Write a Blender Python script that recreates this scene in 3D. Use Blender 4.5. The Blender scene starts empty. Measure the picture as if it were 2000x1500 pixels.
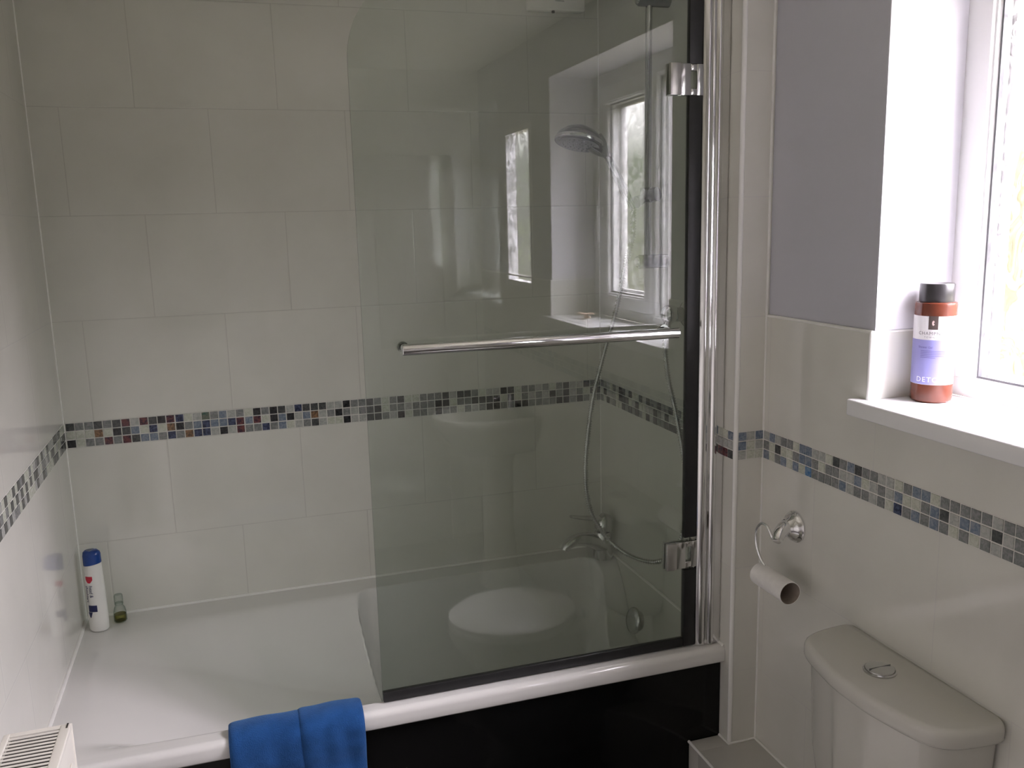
import bpy, bmesh, math, random
from mathutils import Vector, Matrix

# ------------------------------------------------------------------ camera, sky, exposure
SC = bpy.context.scene
COL = SC.collection
ZR = 0.56                                     # height of the bath rim above the floor

cam_d = bpy.data.cameras.new('camera')
cam_d.lens = 31.07; cam_d.sensor_width = 36.0; cam_d.clip_start = 0.02
cam = bpy.data.objects.new('camera', cam_d); COL.objects.link(cam)
_r = Vector((0.95131146, -0.3072412, -0.02468508))
_u = Vector((0.07893609, 0.16542686, 0.98305801))
_f = Vector((0.29795235, 0.93714289, -0.18162489))
cam.matrix_world = Matrix(((_r.x, _u.x, -_f.x, 0.48627054), (_r.y, _u.y, -_f.y, -2.79691954),
                           (_r.z, _u.z, -_f.z, 1.15441548 + ZR), (0, 0, 0, 1)))
SC.camera = cam

SC.view_settings.view_transform = 'Standard'
SC.view_settings.look = 'None'
SC.view_settings.gamma = 1.0
SC.view_settings.use_curve_mapping = False
SC.view_settings.exposure = 2.20

W = bpy.data.worlds.new('sky'); SC.world = W; W.use_nodes = True
nt = W.node_tree; nt.nodes.clear()
wo = nt.nodes.new('ShaderNodeOutputWorld'); bg = nt.nodes.new('ShaderNodeBackground')
tc = nt.nodes.new('ShaderNodeTexCoord'); sx = nt.nodes.new('ShaderNodeSeparateXYZ')
rp = nt.nodes.new('ShaderNodeValToRGB'); mr = nt.nodes.new('ShaderNodeMapRange')
nt.links.new(tc.outputs['Generated'], sx.inputs[0]); nt.links.new(sx.outputs[2], mr.inputs[0])
mr.inputs[1].default_value = -1; mr.inputs[2].default_value = 1
nt.links.new(mr.outputs[0], rp.inputs[0])
def _wmap(src, a, b):                          # smooth 0..1 step on one axis of the direction
    n = nt.nodes.new('ShaderNodeMapRange'); n.interpolation_type = 'SMOOTHSTEP'; nt.links.new(src, n.inputs[0])
    n.inputs[1].default_value = a; n.inputs[2].default_value = b; return n.outputs[0]
wa = nt.nodes.new('ShaderNodeMath'); wa.operation = 'MULTIPLY'
nt.links.new(_wmap(sx.outputs[1], 0.15, 0.35), wa.inputs[0]); nt.links.new(_wmap(sx.outputs[2], 0.12, 0.03), wa.inputs[1])
wm = nt.nodes.new('ShaderNodeMix'); wm.data_type = 'RGBA'; nt.links.new(wa.outputs[0], wm.inputs[0])
nt.links.new(rp.outputs[0], wm.inputs[6]); wm.inputs[7].default_value = (0.0185, 0.0170, 0.0115, 1)
nt.links.new(wm.outputs[2], bg.inputs[0])
rp.color_ramp.elements[0].position = 0.40; rp.color_ramp.elements[0].color = (0.10, 0.09, 0.07, 1)
rp.color_ramp.elements[1].position = 0.84; rp.color_ramp.elements[1].color = (0.92, 0.856, 0.938, 1)
for p_, c_ in ((0.46, (0.028, 0.028, 0.020)), (0.53, (0.026, 0.029, 0.022)), (0.58, (0.32, 0.298, 0.313)), (0.66, (0.68, 0.632, 0.693))):
    e = rp.color_ramp.elements.new(p_); e.color = (*c_, 1)
bg.inputs[1].default_value = 17.0
nt.links.new(bg.outputs[0], wo.inputs[0])

SC.cycles.use_denoising = True
SC.cycles.max_bounces = 14; SC.cycles.diffuse_bounces = 8; SC.cycles.glossy_bounces = 6
SC.cycles.transmission_bounces = 8; SC.cycles.transparent_max_bounces = 24
SC.cycles.sample_clamp_indirect = 6.0
SC.cycles.caustics_reflective = True; SC.cycles.caustics_refractive = True

# ------------------------------------------------------------------ measures (metres, floor at z = 0)
L = 1.70; XW = 1.783; YN = -0.865             # alcove end wall, window wall, front of the nib
ZB = 0.605 + ZR; HB = 0.0752; HT = 0.2964     # mosaic top, band height, tile height
YF = -3.35; ZC = 2.47                         # wall behind the camera, ceiling
WY0, WY1, WZ0, WZ1 = -1.252, -2.30, 0.755 + ZR, 1.722 + ZR
XF = 1.985                                    # inner face of the window frame
ZT = ZB + HT                                  # top of the half-height tiles on the window wall
YG = -0.794                                   # glass bath screen

# ------------------------------------------------------------------ helpers
def tag(o, label, cat=None, group=None, kind=None):
    o['label'] = label
    if cat: o['category'] = cat
    if group: o['group'] = group
    if kind: o['kind'] = kind
    return o

def structure(o, label, cat):
    o['kind'] = 'structure'; o['label'] = label; o['category'] = cat
    return o

def empty(name, loc=(0, 0, 0), rz=0.0):
    o = bpy.data.objects.new(name, None); COL.objects.link(o)
    o.location = loc; o.rotation_euler = (0, 0, rz); o.empty_display_size = 0.05
    return o

def link(name, bm, mats, parent=None, smooth=None, label=None):
    """one mesh object; geometry is written in the parent's space"""
    me = bpy.data.meshes.new(name)
    bmesh.ops.recalc_face_normals(bm, faces=bm.faces[:])
    bm.to_mesh(me); bm.free()
    if not isinstance(mats, (list, tuple)): mats = [mats]
    for m in mats: me.materials.append(m)
    if smooth is not None:
        for p in me.polygons: p.use_smooth = True
        try: me.set_sharp_from_angle(angle=math.radians(smooth))
        except Exception: pass
    o = bpy.data.objects.new(name, me); COL.objects.link(o)
    if parent is not None: o.parent = parent
    if label: o['label'] = label
    return o

def box(bm, x0, x1, y0, y1, z0, z1, bev=0.0, seg=2, mi=0):
    r = bmesh.ops.create_cube(bm, size=1.0)
    vs = r['verts']
    for v in vs:
        v.co = Vector(((x0 + x1) / 2 + v.co.x * (x1 - x0), (y0 + y1) / 2 + v.co.y * (y1 - y0), (z0 + z1) / 2 + v.co.z * (z1 - z0)))
    fs = list({f for v in vs for f in v.link_faces})
    for f in fs: f.material_index = mi
    if bev > 0:
        es = list({e for v in vs for e in v.link_edges})
        rr = bmesh.ops.bevel(bm, geom=es, offset=bev, segments=seg, affect='EDGES', profile=0.5)
        for f in rr['faces']: f.material_index = mi
    return vs

def frame_of(d):
    d = Vector(d).normalized()
    a = Vector((0, 0, 1)) if abs(d.z) < 0.9 else Vector((1, 0, 0))
    u = d.cross(a).normalized(); v = d.cross(u).normalized()
    return u, v

def tube(bm, pts, rad, n=16, caps=True, mi=0, sx_=1.0, sy_=1.0, up=None):
    """swept tube through pts; rad is a number or a list"""
    pts = [Vector(p) for p in pts]
    if not isinstance(rad, (list, tuple)): rad = [rad] * len(pts)
    rings = []; pu = None
    for i, p in enumerate(pts):
        d = (pts[min(i + 1, len(pts) - 1)] - pts[max(i - 1, 0)])
        if d.length < 1e-9: d = Vector((0, 0, 1))
        d.normalize()
        if pu is None:
            if up is not None:
                u = Vector(up) - d * Vector(up).dot(d); u.normalize()
            else: u, _ = frame_of(d)
        else:
            u = pu - d * pu.dot(d); u.normalize()
        v = d.cross(u); pu = u
        rings.append([bm.verts.new(p + (u * math.cos(2 * math.pi * k / n) * sx_ + v * math.sin(2 * math.pi * k / n) * sy_) * rad[i]) for k in range(n)])
    for a, b in zip(rings, rings[1:]):
        for k in range(n):
            f = bm.faces.new((a[k], a[(k + 1) % n], b[(k + 1) % n], b[k])); f.material_index = mi
    if caps:
        for rg in (rings[0], rings[-1]):
            if len(rg) > 2:
                f = bm.faces.new(rg); f.material_index = mi
    return rings

def lathe(bm, prof, c=(0, 0, 0), axis=(0, 0, 1), n=40, sx_=1.0, sy_=1.0, mi=0, u=None):
    """prof: list of (radius, distance along axis)"""
    ax = Vector(axis).normalized(); c = Vector(c)
    if u is None: u, v = frame_of(ax)
    else: u = Vector(u); v = ax.cross(u).normalized()
    rings = []
    for r, h in prof:
        if r < 1e-6: rings.append([bm.verts.new(c + ax * h)])
        else: rings.append([bm.verts.new(c + ax * h + (u * math.cos(2 * math.pi * k / n) * sx_ + v * math.sin(2 * math.pi * k / n) * sy_) * r) for k in range(n)])
    for a, b in zip(rings, rings[1:]):
        for k in range(n):
            k2 = (k + 1) % n
            if len(a) == 1 and len(b) == 1: continue
            if len(a) == 1: f = bm.faces.new((a[0], b[k2], b[k]))
            elif len(b) == 1: f = bm.faces.new((a[k], a[k2], b[0]))
            else: f = bm.faces.new((a[k], a[k2], b[k2], b[k]))
            f.material_index = mi
    return rings

def prism(bm, poly, z0, z1, bev=0.0, seg=3, mi=0, top_only=True):
    """vertical prism from an xy outline"""
    a = [bm.verts.new((x, y, z0)) for x, y in poly]
    b = [bm.verts.new((x, y, z1)) for x, y in poly]
    n = len(poly)
    fs = [bm.faces.new((a[i], a[(i + 1) % n], b[(i + 1) % n], b[i])) for i in range(n)]
    ft = bm.faces.new(b); fb = bm.faces.new(a[::-1])
    for f in fs + [ft, fb]: f.material_index = mi
    if bev > 0:
        es = list(ft.edges) + ([] if top_only else list(fb.edges))
        bmesh.ops.bevel(bm, geom=es, offset=bev, segments=seg, affect='EDGES', profile=0.5)
    return a, b

def spline(pts, m=8):
    """Catmull-Rom through pts"""
    P = [Vector(p) for p in pts]; out = []
    for i in range(len(P) - 1):
        p0 = P[max(i - 1, 0)]; p1 = P[i]; p2 = P[i + 1]; p3 = P[min(i + 2, len(P) - 1)]
        for k in range(m):
            t = k / m
            out.append(0.5 * ((2 * p1) + (p2 - p0) * t + (2 * p0 - 5 * p1 + 4 * p2 - p3) * t * t + (3 * p1 - p0 - 3 * p2 + p3) * t ** 3))
    out.append(P[-1]); return out

def smooth01(t):
    t = max(0.0, min(1.0, t)); return t * t * (3 - 2 * t)

# ------------------------------------------------------------------ materials
def new_mat(name):
    m = bpy.data.materials.new(name); m.use_nodes = True
    b = m.node_tree.nodes['Principled BSDF']
    return m, m.node_tree, b

def simple(name, col, rough=0.4, metal=0.0, spec=0.5, noise=0.0, nscale=20.0, bump=0.0, bscale=60.0, coat=0.0, sheen=0.0):
    m, t, b = new_mat(name)
    b.inputs['Base Color'].default_value = (*col, 1); b.inputs['Roughness'].default_value = rough
    b.inputs['Metallic'].default_value = metal; b.inputs['Specular IOR Level'].default_value = spec
    if coat: b.inputs['Coat Weight'].default_value = coat; b.inputs['Coat Roughness'].default_value = 0.05
    if sheen: b.inputs['Sheen Weight'].default_value = sheen; b.inputs['Sheen Roughness'].default_value = 0.6
    tx = t.nodes.new('ShaderNodeTexCoord')
    if noise > 0:
        nz = t.nodes.new('ShaderNodeTexNoise'); nz.inputs['Scale'].default_value = nscale; nz.inputs['Detail'].default_value = 4
        t.links.new(tx.outputs['Object'], nz.inputs['Vector'])
        r = t.nodes.new('ShaderNodeValToRGB')
        r.color_ramp.elements[0].position = 0.3; r.color_ramp.elements[1].position = 0.7
        r.color_ramp.elements[0].color = (*[c * (1 - noise) for c in col], 1)
        r.color_ramp.elements[1].color = (*[min(1, c * (1 + noise)) for c in col], 1)
        t.links.new(nz.outputs[0], r.inputs[0]); t.links.new(r.outputs[0], b.inputs['Base Color'])
    if bump > 0:
        n2 = t.nodes.new('ShaderNodeTexNoise'); n2.inputs['Scale'].default_value = bscale; n2.inputs['Detail'].default_value = 3
        t.links.new(tx.outputs['Object'], n2.inputs['Vector'])
        bp = t.nodes.new('ShaderNodeBump'); bp.inputs['Strength'].default_value = bump; bp.inputs['Distance'].default_value = 0.002
        t.links.new(n2.outputs[0], bp.inputs['Height']); t.links.new(bp.outputs[0], b.inputs['Normal'])
    return m

def tile_material(name, axis, off, grid_w=0.3925, rough=0.07, grout=(0.56, 0.545, 0.51), depth=0.3):
    """large white wall tiles laid half bond; joints follow the wall's own measures"""
    m, t, b = new_mat(name)
    N = t.nodes; K = t.links
    def math_(op, a, b_=None, c=None):
        n = N.new('ShaderNodeMath'); n.operation = op
        for i, v in enumerate((a, b_, c)):
            if v is None: continue
            if isinstance(v, (int, float)): n.inputs[i].default_value = v
            else: K.new(v, n.inputs[i])
        return n.outputs[0]
    tx = N.new('ShaderNodeTexCoord'); sp = N.new('ShaderNodeSeparateXYZ'); K.new(tx.outputs['Object'], sp.inputs[0])
    u = sp.outputs[axis]; z = sp.outputs[2]
    above = math_('GREATER_THAN', z, ZB - HB / 2)
    base = math_('ADD', math_('MULTIPLY', above, HB), ZB - HB)
    v = math_('DIVIDE', math_('SUBTRACT', z, base), HT)
    row = math_('FLOOR', v); fv = math_('SUBTRACT', v, row)
    odd = math_('FLOORED_MODULO', row, 2.0)
    us = math_('DIVIDE', math_('SUBTRACT', math_('SUBTRACT', u, off), math_('MULTIPLY', odd, grid_w / 2)), grid_w)
    cellu = math_('FLOOR', us); fu = math_('SUBTRACT', us, cellu)
    du = math_('MULTIPLY', math_('MINIMUM', fu, math_('SUBTRACT', 1.0, fu)), grid_w)
    dv = math_('MULTIPLY', math_('MINIMUM', fv, math_('SUBTRACT', 1.0, fv)), HT)
    d = math_('MINIMUM', du, dv)
    ms = N.new('ShaderNodeMapRange'); ms.interpolation_type = 'SMOOTHSTEP'; K.new(d, ms.inputs[0])
    ms.inputs[1].default_value = 0.0004; ms.inputs[2].default_value = 0.0014
    hs = N.new('ShaderNodeMapRange'); hs.interpolation_type = 'SMOOTHSTEP'; K.new(d, hs.inputs[0])
    hs.inputs[1].default_value = 0.0; hs.inputs[2].default_value = 0.004
    # body colour: faint cloudy glaze
    nz = N.new('ShaderNodeTexNoise'); nz.inputs['Scale'].default_value = 5.0; nz.inputs['Detail'].default_value = 5
    K.new(tx.outputs['Object'], nz.inputs['Vector'])
    cr = N.new('ShaderNodeValToRGB'); K.new(nz.outputs[0], cr.inputs[0])
    cr.color_ramp.elements[0].position = 0.3; cr.color_ramp.elements[0].color = (0.665, 0.655, 0.605, 1)
    cr.color_ramp.elements[1].position = 0.7; cr.color_ramp.elements[1].color = (0.715, 0.705, 0.655, 1)
    mx = N.new('ShaderNodeMix'); mx.data_type = 'RGBA'
    K.new(ms.outputs[0], mx.inputs[0]); mx.inputs[6].default_value = (*grout, 1); K.new(cr.outputs[0], mx.inputs[7])
    K.new(mx.outputs[2], b.inputs['Base Color'])
    # every tile sits at its own slight tilt, with a little ripple in the glaze
    cv = N.new('ShaderNodeCombineXYZ'); K.new(cellu, cv.inputs[0]); K.new(row, cv.inputs[1]); cv.inputs[2].default_value = off * 10
    wn = N.new('ShaderNodeTexWhiteNoise'); wn.noise_dimensions = '3D'; K.new(cv.outputs[0], wn.inputs['Vector'])
    sub = N.new('ShaderNodeVectorMath'); sub.operation = 'SUBTRACT'; K.new(wn.outputs['Color'], sub.inputs[0]); sub.inputs[1].default_value = (0.5, 0.5, 0.5)
    sc_ = N.new('ShaderNodeVectorMath'); sc_.operation = 'SCALE'; K.new(sub.outputs[0], sc_.inputs[0]); sc_.inputs['Scale'].default_value = 0.007
    geo = N.new('ShaderNodeNewGeometry')
    ad = N.new('ShaderNodeVectorMath'); ad.operation = 'ADD'; K.new(geo.outputs['Normal'], ad.inputs[0]); K.new(sc_.outputs[0], ad.inputs[1])
    nm = N.new('ShaderNodeVectorMath'); nm.operation = 'NORMALIZE'; K.new(ad.outputs[0], nm.inputs[0])
    n3 = N.new('ShaderNodeTexNoise'); n3.inputs['Scale'].default_value = 9.0; n3.inputs['Detail'].default_value = 1.0
    K.new(tx.outputs['Object'], n3.inputs['Vector'])
    bp1 = N.new('ShaderNodeBump'); bp1.inputs['Strength'].default_value = 0.09; bp1.inputs['Distance'].default_value = 0.003
    K.new(n3.outputs[0], bp1.inputs['Height']); K.new(nm.outputs[0], bp1.inputs['Normal'])
    bp2 = N.new('ShaderNodeBump'); bp2.inputs['Strength'].default_value = depth; bp2.inputs['Distance'].default_value = 0.0012
    K.new(hs.outputs[0], bp2.inputs['Height']); K.new(bp1.outputs[0], bp2.inputs['Normal'])
    K.new(bp2.outputs[0], b.inputs['Normal'])
    b.inputs['Roughness'].default_value = rough
    b.inputs['Specular IOR Level'].default_value = 0.75
    return m

M = {}
M['tile_back'] = tile_material('tile_back', 0, 0.081, rough=0.05)
SG = (0.645, 0.63, 0.605)
M['tile_left'] = tile_material('tile_left', 1, 0.05, rough=0.055, grout=SG, depth=0.15)
M['tile_right'] = tile_material('tile_right', 1, -0.10, rough=0.08, grout=SG, depth=0.12)
M['tile_front'] = tile_material('tile_front', 0, 0.081)
M['tile_plain'] = simple('tile_plain', (0.55, 0.535, 0.50), 0.09, noise=0.03, nscale=6)
M['paint'] = simple('paint', (0.56, 0.56, 0.62), 0.75, bump=0.12, bscale=240)
M['paint_lit'] = simple('paint_lit', (0.79, 0.78, 0.83), 0.7, bump=0.1, bscale=240)  # wall paint lightened to stand in for daylight on the reveal
M['ceiling'] = simple('ceiling', (0.70, 0.69, 0.62), 0.9, bump=0.1, bscale=150)
M['grout'] = simple('grout', (0.70, 0.69, 0.65), 0.8, noise=0.06, nscale=60)
M['sealant'] = simple('sealant', (0.83, 0.82, 0.79), 0.35, noise=0.03, nscale=30)
M['plastic_white'] = simple('plastic_white', (0.84, 0.83, 0.81), 0.25, noise=0.015, nscale=10)
M['upvc'] = simple('upvc', (0.86, 0.86, 0.87), 0.22, noise=0.01, nscale=10)
M['acrylic'] = simple('acrylic', (0.72, 0.71, 0.69), 0.10, noise=0.012, nscale=5)
M['ceramic'] = simple('ceramic', (0.56, 0.55, 0.505), 0.06, noise=0.012, nscale=5)
M['chrome'] = simple('chrome', (0.80, 0.80, 0.81), 0.045, 1.0, noise=0.02, nscale=30)
M['chrome_satin'] = simple('chrome_satin', (0.62, 0.62, 0.61), 0.16, 1.0, noise=0.03, nscale=40)
M['chrome_handle'] = simple('chrome_handle', (0.42, 0.43, 0.43), 0.10, 1.0, noise=0.03, nscale=40)
M['chrome_plate'] = simple('chrome_plate', (0.50, 0.49, 0.47), 0.30, 0.9, noise=0.03, nscale=40)
M['chrome_profile'] = simple('chrome_profile', (0.74, 0.74, 0.74), 0.11, 1.0, noise=0.03, nscale=12)
M['chrome_grey'] = simple('chrome_grey', (0.27, 0.28, 0.28), 0.22, 0.7, noise=0.04, nscale=40)
M['black_gloss'] = simple('black_gloss', (0.004, 0.004, 0.004), 0.12, spec=0.22, noise=0.2, nscale=4)
M['rubber'] = simple('rubber', (0.012, 0.012, 0.013), 0.42, noise=0.2, nscale=40)
M['gasket'] = simple('gasket', (0.10, 0.10, 0.11), 0.5, noise=0.1, nscale=40)
M['spacer'] = simple('spacer', (0.42, 0.41, 0.42), 0.4, 0.3, noise=0.1, nscale=60)
M['enamel_cream'] = simple('enamel_cream', (0.80, 0.77, 0.70), 0.32, noise=0.02, nscale=10)
M['dark_slot'] = simple('dark_slot', (0.035, 0.03, 0.025), 0.7, noise=0.3, nscale=40)
M['card'] = simple('card', (0.80, 0.78, 0.76), 0.85, noise=0.04, nscale=60, bump=0.2, bscale=200)
M['card_inner'] = simple('card_inner', (0.34, 0.29, 0.25), 0.9, noise=0.08, nscale=60)
M['floor'] = simple('floor', (0.13, 0.12, 0.115), 0.35, noise=0.12, nscale=9)
M['door'] = simple('door', (0.50, 0.48, 0.45), 0.4, noise=0.02, nscale=8)
M['brown_plastic'] = simple('brown_plastic', (0.12, 0.032, 0.018), 0.18, noise=0.10, nscale=25)
M['brown_dark'] = simple('brown_dark', (0.11, 0.045, 0.035), 0.18, noise=0.10, nscale=25)
M['cap_black'] = simple('cap_black', (0.030, 0.028, 0.030), 0.3, noise=0.1, nscale=30)
M['label_white'] = simple('label_white', (0.72, 0.71, 0.72), 0.45, noise=0.01, nscale=30)
M['label_lilac'] = simple('label_lilac', (0.26, 0.25, 0.52), 0.45, noise=0.02, nscale=30)
M['label_dark'] = simple('label_dark', (0.075, 0.055, 0.05), 0.4, noise=0.05, nscale=30)
M['ink_grey'] = simple('ink_grey', (0.22, 0.21, 0.22), 0.6, noise=0.02)
M['ink_violet'] = simple('ink_violet', (0.13, 0.11, 0.30), 0.6, noise=0.02)
M['ink_pink'] = simple('ink_pink', (0.72, 0.52, 0.50), 0.6, noise=0.02)
M['ink_navy'] = simple('ink_navy', (0.015, 0.02, 0.10), 0.45, noise=0.05)
M['ink_red'] = simple('ink_red', (0.52, 0.02, 0.05), 0.4, noise=0.05)
M['cap_blue'] = simple('cap_blue', (0.012, 0.055, 0.26), 0.22, noise=0.08, nscale=30)
M['bottle_white'] = simple('bottle_white', (0.80, 0.79, 0.76), 0.25, noise=0.015, nscale=15)
M['shell'] = simple('shell', (0.66, 0.50, 0.38), 0.5, noise=0.18, nscale=60)

# chrome ribbing of the hose comes from its geometry; towel is terry cloth
def towel_material():
    m, t, b = new_mat('terry_blue')
    tx = t.nodes.new('ShaderNodeTexCoord')
    a = t.nodes.new('ShaderNodeTexNoise'); a.inputs['Scale'].default_value = 420; a.inputs['Detail'].default_value = 2
    c = t.nodes.new('ShaderNodeTexNoise'); c.inputs['Scale'].default_value = 26; c.inputs['Detail'].default_value = 4
    for n in (a, c): t.links.new(tx.outputs['Object'], n.inputs['Vector'])
    r = t.nodes.new('ShaderNodeValToRGB'); t.links.new(c.outputs[0], r.inputs[0])
    r.color_ramp.elements[0].position = 0.3; r.color_ramp.elements[0].color = (0.012, 0.055, 0.180, 1)
    r.color_ramp.elements[1].position = 0.7; r.color_ramp.elements[1].color = (0.019, 0.082, 0.26, 1)
    t.links.new(r.outputs[0], b.inputs['Base Color'])
    bp = t.nodes.new('ShaderNodeBump'); bp.inputs['Strength'].default_value = 0.8; bp.inputs['Distance'].default_value = 0.002
    t.links.new(a.outputs[0], bp.inputs['Height']); t.links.new(bp.outputs[0], b.inputs['Normal'])
    b.inputs['Roughness'].default_value = 0.95; b.inputs['Sheen Weight'].default_value = 0.35
    b.inputs['Sheen Tint'].default_value = (0.35, 0.6, 1, 1); b.inputs['Specular IOR Level'].default_value = 0.1
    return m
M['towel'] = towel_material()

def thin_glass(name, tint, rough=0.0, ior=1.5, power=5.0):
    """clear pane: light passes straight through with a tint, reflects by Fresnel"""
    m = bpy.data.materials.new(name); m.use_nodes = True; t = m.node_tree; t.nodes.clear()
    o = t.nodes.new('ShaderNodeOutputMaterial'); mx = t.nodes.new('ShaderNodeMixShader')
    tr = t.nodes.new('ShaderNodeBsdfTransparent'); gl = t.nodes.new('ShaderNodeBsdfGlossy'); geo = t.nodes.new('ShaderNodeNewGeometry')
    f0 = ((ior - 1) / (ior + 1)) ** 2              # the ray is not bent, so both faces use the outside angle
    def mt(op, a, b=None):
        n = t.nodes.new('ShaderNodeMath'); n.operation = op
        for i, v in enumerate((a, b)):
            if v is None: continue
            if isinstance(v, (int, float)): n.inputs[i].default_value = v
            else: t.links.new(v, n.inputs[i])
        return n.outputs[0]
    dp = t.nodes.new('ShaderNodeVectorMath'); dp.operation = 'DOT_PRODUCT'; t.links.new(geo.outputs['Normal'], dp.inputs[0]); t.links.new(geo.outputs['Incoming'], dp.inputs[1])
    cosa = mt('ABSOLUTE', dp.outputs['Value'])
    fres = mt('ADD', mt('MULTIPLY', mt('POWER', mt('SUBTRACT', 1.0, cosa), power), 1 - f0), f0)
    tr.inputs[0].default_value = (*tint, 1); gl.inputs['Roughness'].default_value = rough; gl.inputs[0].default_value = (1, 1, 1, 1)
    cc = t.nodes.new('ShaderNodeCombineColor'); inv = mt('POWER', mt('MAXIMUM', cosa, 0.2), -1.6)   # longer way through the pane at a slant
    for i in range(3): t.links.new(mt('POWER', tint[i], inv), cc.inputs[i])
    t.links.new(cc.outputs[0], tr.inputs[0])
    t.links.new(fres, mx.inputs[0]); t.links.new(tr.outputs[0], mx.inputs[1]); t.links.new(gl.outputs[0], mx.inputs[2])
    t.links.new(mx.outputs[0], o.inputs[0])
    return m
M['screen_glass'] = thin_glass('screen_glass', (0.868, 0.895, 0.873), ior=1.68, power=2.7)
M['glass_edge'] = simple('glass_edge', (0.03, 0.045, 0.035), 0.15, noise=0.1, nscale=30)
M['clear_plastic'] = thin_glass('clear_plastic', (0.93, 0.94, 0.93), 0.03, 1.45)
M['vial_clear'] = thin_glass('vial_clear', (0.90, 0.92, 0.91), 0.02, 1.5)
M['vial_liquid'] = thin_glass('vial_liquid', (0.74, 0.72, 0.40), 0.02, 1.25)

def obscure_glass(name='obscure_glass', hi=0.98, lo=0.66):
    """patterned window glass: swirls that partly scatter, partly let the outdoors through"""
    m = bpy.data.materials.new(name); m.use_nodes = True; t = m.node_tree; t.nodes.clear()
    N = t.nodes; K = t.links
    o = N.new('ShaderNodeOutputMaterial'); tx = N.new('ShaderNodeTexCoord')
    mp = N.new('ShaderNodeMapping'); K.new(tx.outputs['Object'], mp.inputs[0]); mp.inputs['Scale'].default_value = (1, 1, 0.75)
    nz = N.new('ShaderNodeTexNoise'); nz.inputs['Scale'].default_value = 13; nz.inputs['Detail'].default_value = 1; nz.inputs['Distortion'].default_value = 1.8
    K.new(mp.outputs[0], nz.inputs['Vector'])
    wv = N.new('ShaderNodeMath'); wv.operation = 'MULTIPLY'; K.new(nz.outputs[0], wv.inputs[0]); wv.inputs[1].default_value = 26
    sn = N.new('ShaderNodeMath'); sn.operation = 'SINE'; K.new(wv.outputs[0], sn.inputs[0])
    mr_ = N.new('ShaderNodeMapRange'); K.new(sn.outputs[0], mr_.inputs[0]); mr_.inputs[1].default_value = 0.1; mr_.inputs[2].default_value = 1.0
    mr_.inputs[3].default_value = 0.0; mr_.inputs[4].default_value = 0.10
    bp = N.new('ShaderNodeBump'); bp.inputs['Strength'].default_value = 0.6; bp.inputs['Distance'].default_value = 0.004; K.new(sn.outputs[0], bp.inputs['Height'])
    tr = N.new('ShaderNodeBsdfTransparent'); m3 = N.new('ShaderNodeMapRange'); K.new(sn.outputs[0], m3.inputs[0]); m3.inputs[1].default_value = -1.0; m3.inputs[2].default_value = 0.9
    m3.inputs[3].default_value = hi; m3.inputs[4].default_value = lo; cc = N.new('ShaderNodeCombineColor')
    for i_ in range(3): K.new(m3.outputs[0], cc.inputs[i_])
    K.new(cc.outputs[0], tr.inputs[0])
    tl = N.new('ShaderNodeBsdfTranslucent'); tl.inputs[0].default_value = (0.90, 0.92, 0.88, 1); K.new(bp.outputs[0], tl.inputs['Normal'])
    gl = N.new('ShaderNodeBsdfGlossy'); gl.inputs['Roughness'].default_value = 0.1; K.new(bp.outputs[0], gl.inputs['Normal'])
    mx = N.new('ShaderNodeMixShader'); K.new(mr_.outputs[0], mx.inputs[0]); K.new(tr.outputs[0], mx.inputs[1]); K.new(tl.outputs[0], mx.inputs[2])
    m2 = N.new('ShaderNodeMixShader'); m2.inputs[0].default_value = 0.05; K.new(mx.outputs[0], m2.inputs[1]); K.new(gl.outputs[0], m2.inputs[2])
    K.new(m2.outputs[0], o.inputs[0])
    return m
M['obscure'] = obscure_glass()
M['obscure_small'] = obscure_glass('obscure_glass_small', 0.98, 0.35)

# ------------------------------------------------------------------ room shell
T = 0.12
def shell(name, label, cat, boxes, mats):
    bm = bmesh.new()
    for bx in boxes:
        box(bm, *bx[:6], mi=bx[6] if len(bx) > 6 else 0)
    return structure(link(name, bm, mats), label, cat)

shell('floor', 'grey vinyl bathroom floor', 'floor', [(-T, XW + T, YF - T, T, -T, 0)], M['floor'])
shell('ceiling', 'white plain ceiling above the bath', 'ceiling', [(-T, XW + T, YF - T, T, ZC, ZC + T)], M['ceiling'])
shell('wall_back', 'long wall of large glossy white tiles behind the bath', 'wall', [(-T, XW + T, 0, T, 0, ZC)], M['tile_back'])
shell('wall_left', 'glossy white tiled wall at the left end of the bath', 'wall', [(-T, 0, YF, 0, 0, ZC)], M['tile_left'])
shell('wall_front', 'tiled wall behind the viewer with the room door', 'wall', [(-T, XW + T, YF - T, YF, 0, ZC)], M['tile_front'])
# nib: end wall of the bath alcove that stops short of the window wall
shell('wall_nib', 'white tiled end wall of the bath alcove with its narrow return', 'wall', [(L, XW + T, YN, 0, 0, ZC)], M['tile_right'])

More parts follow.
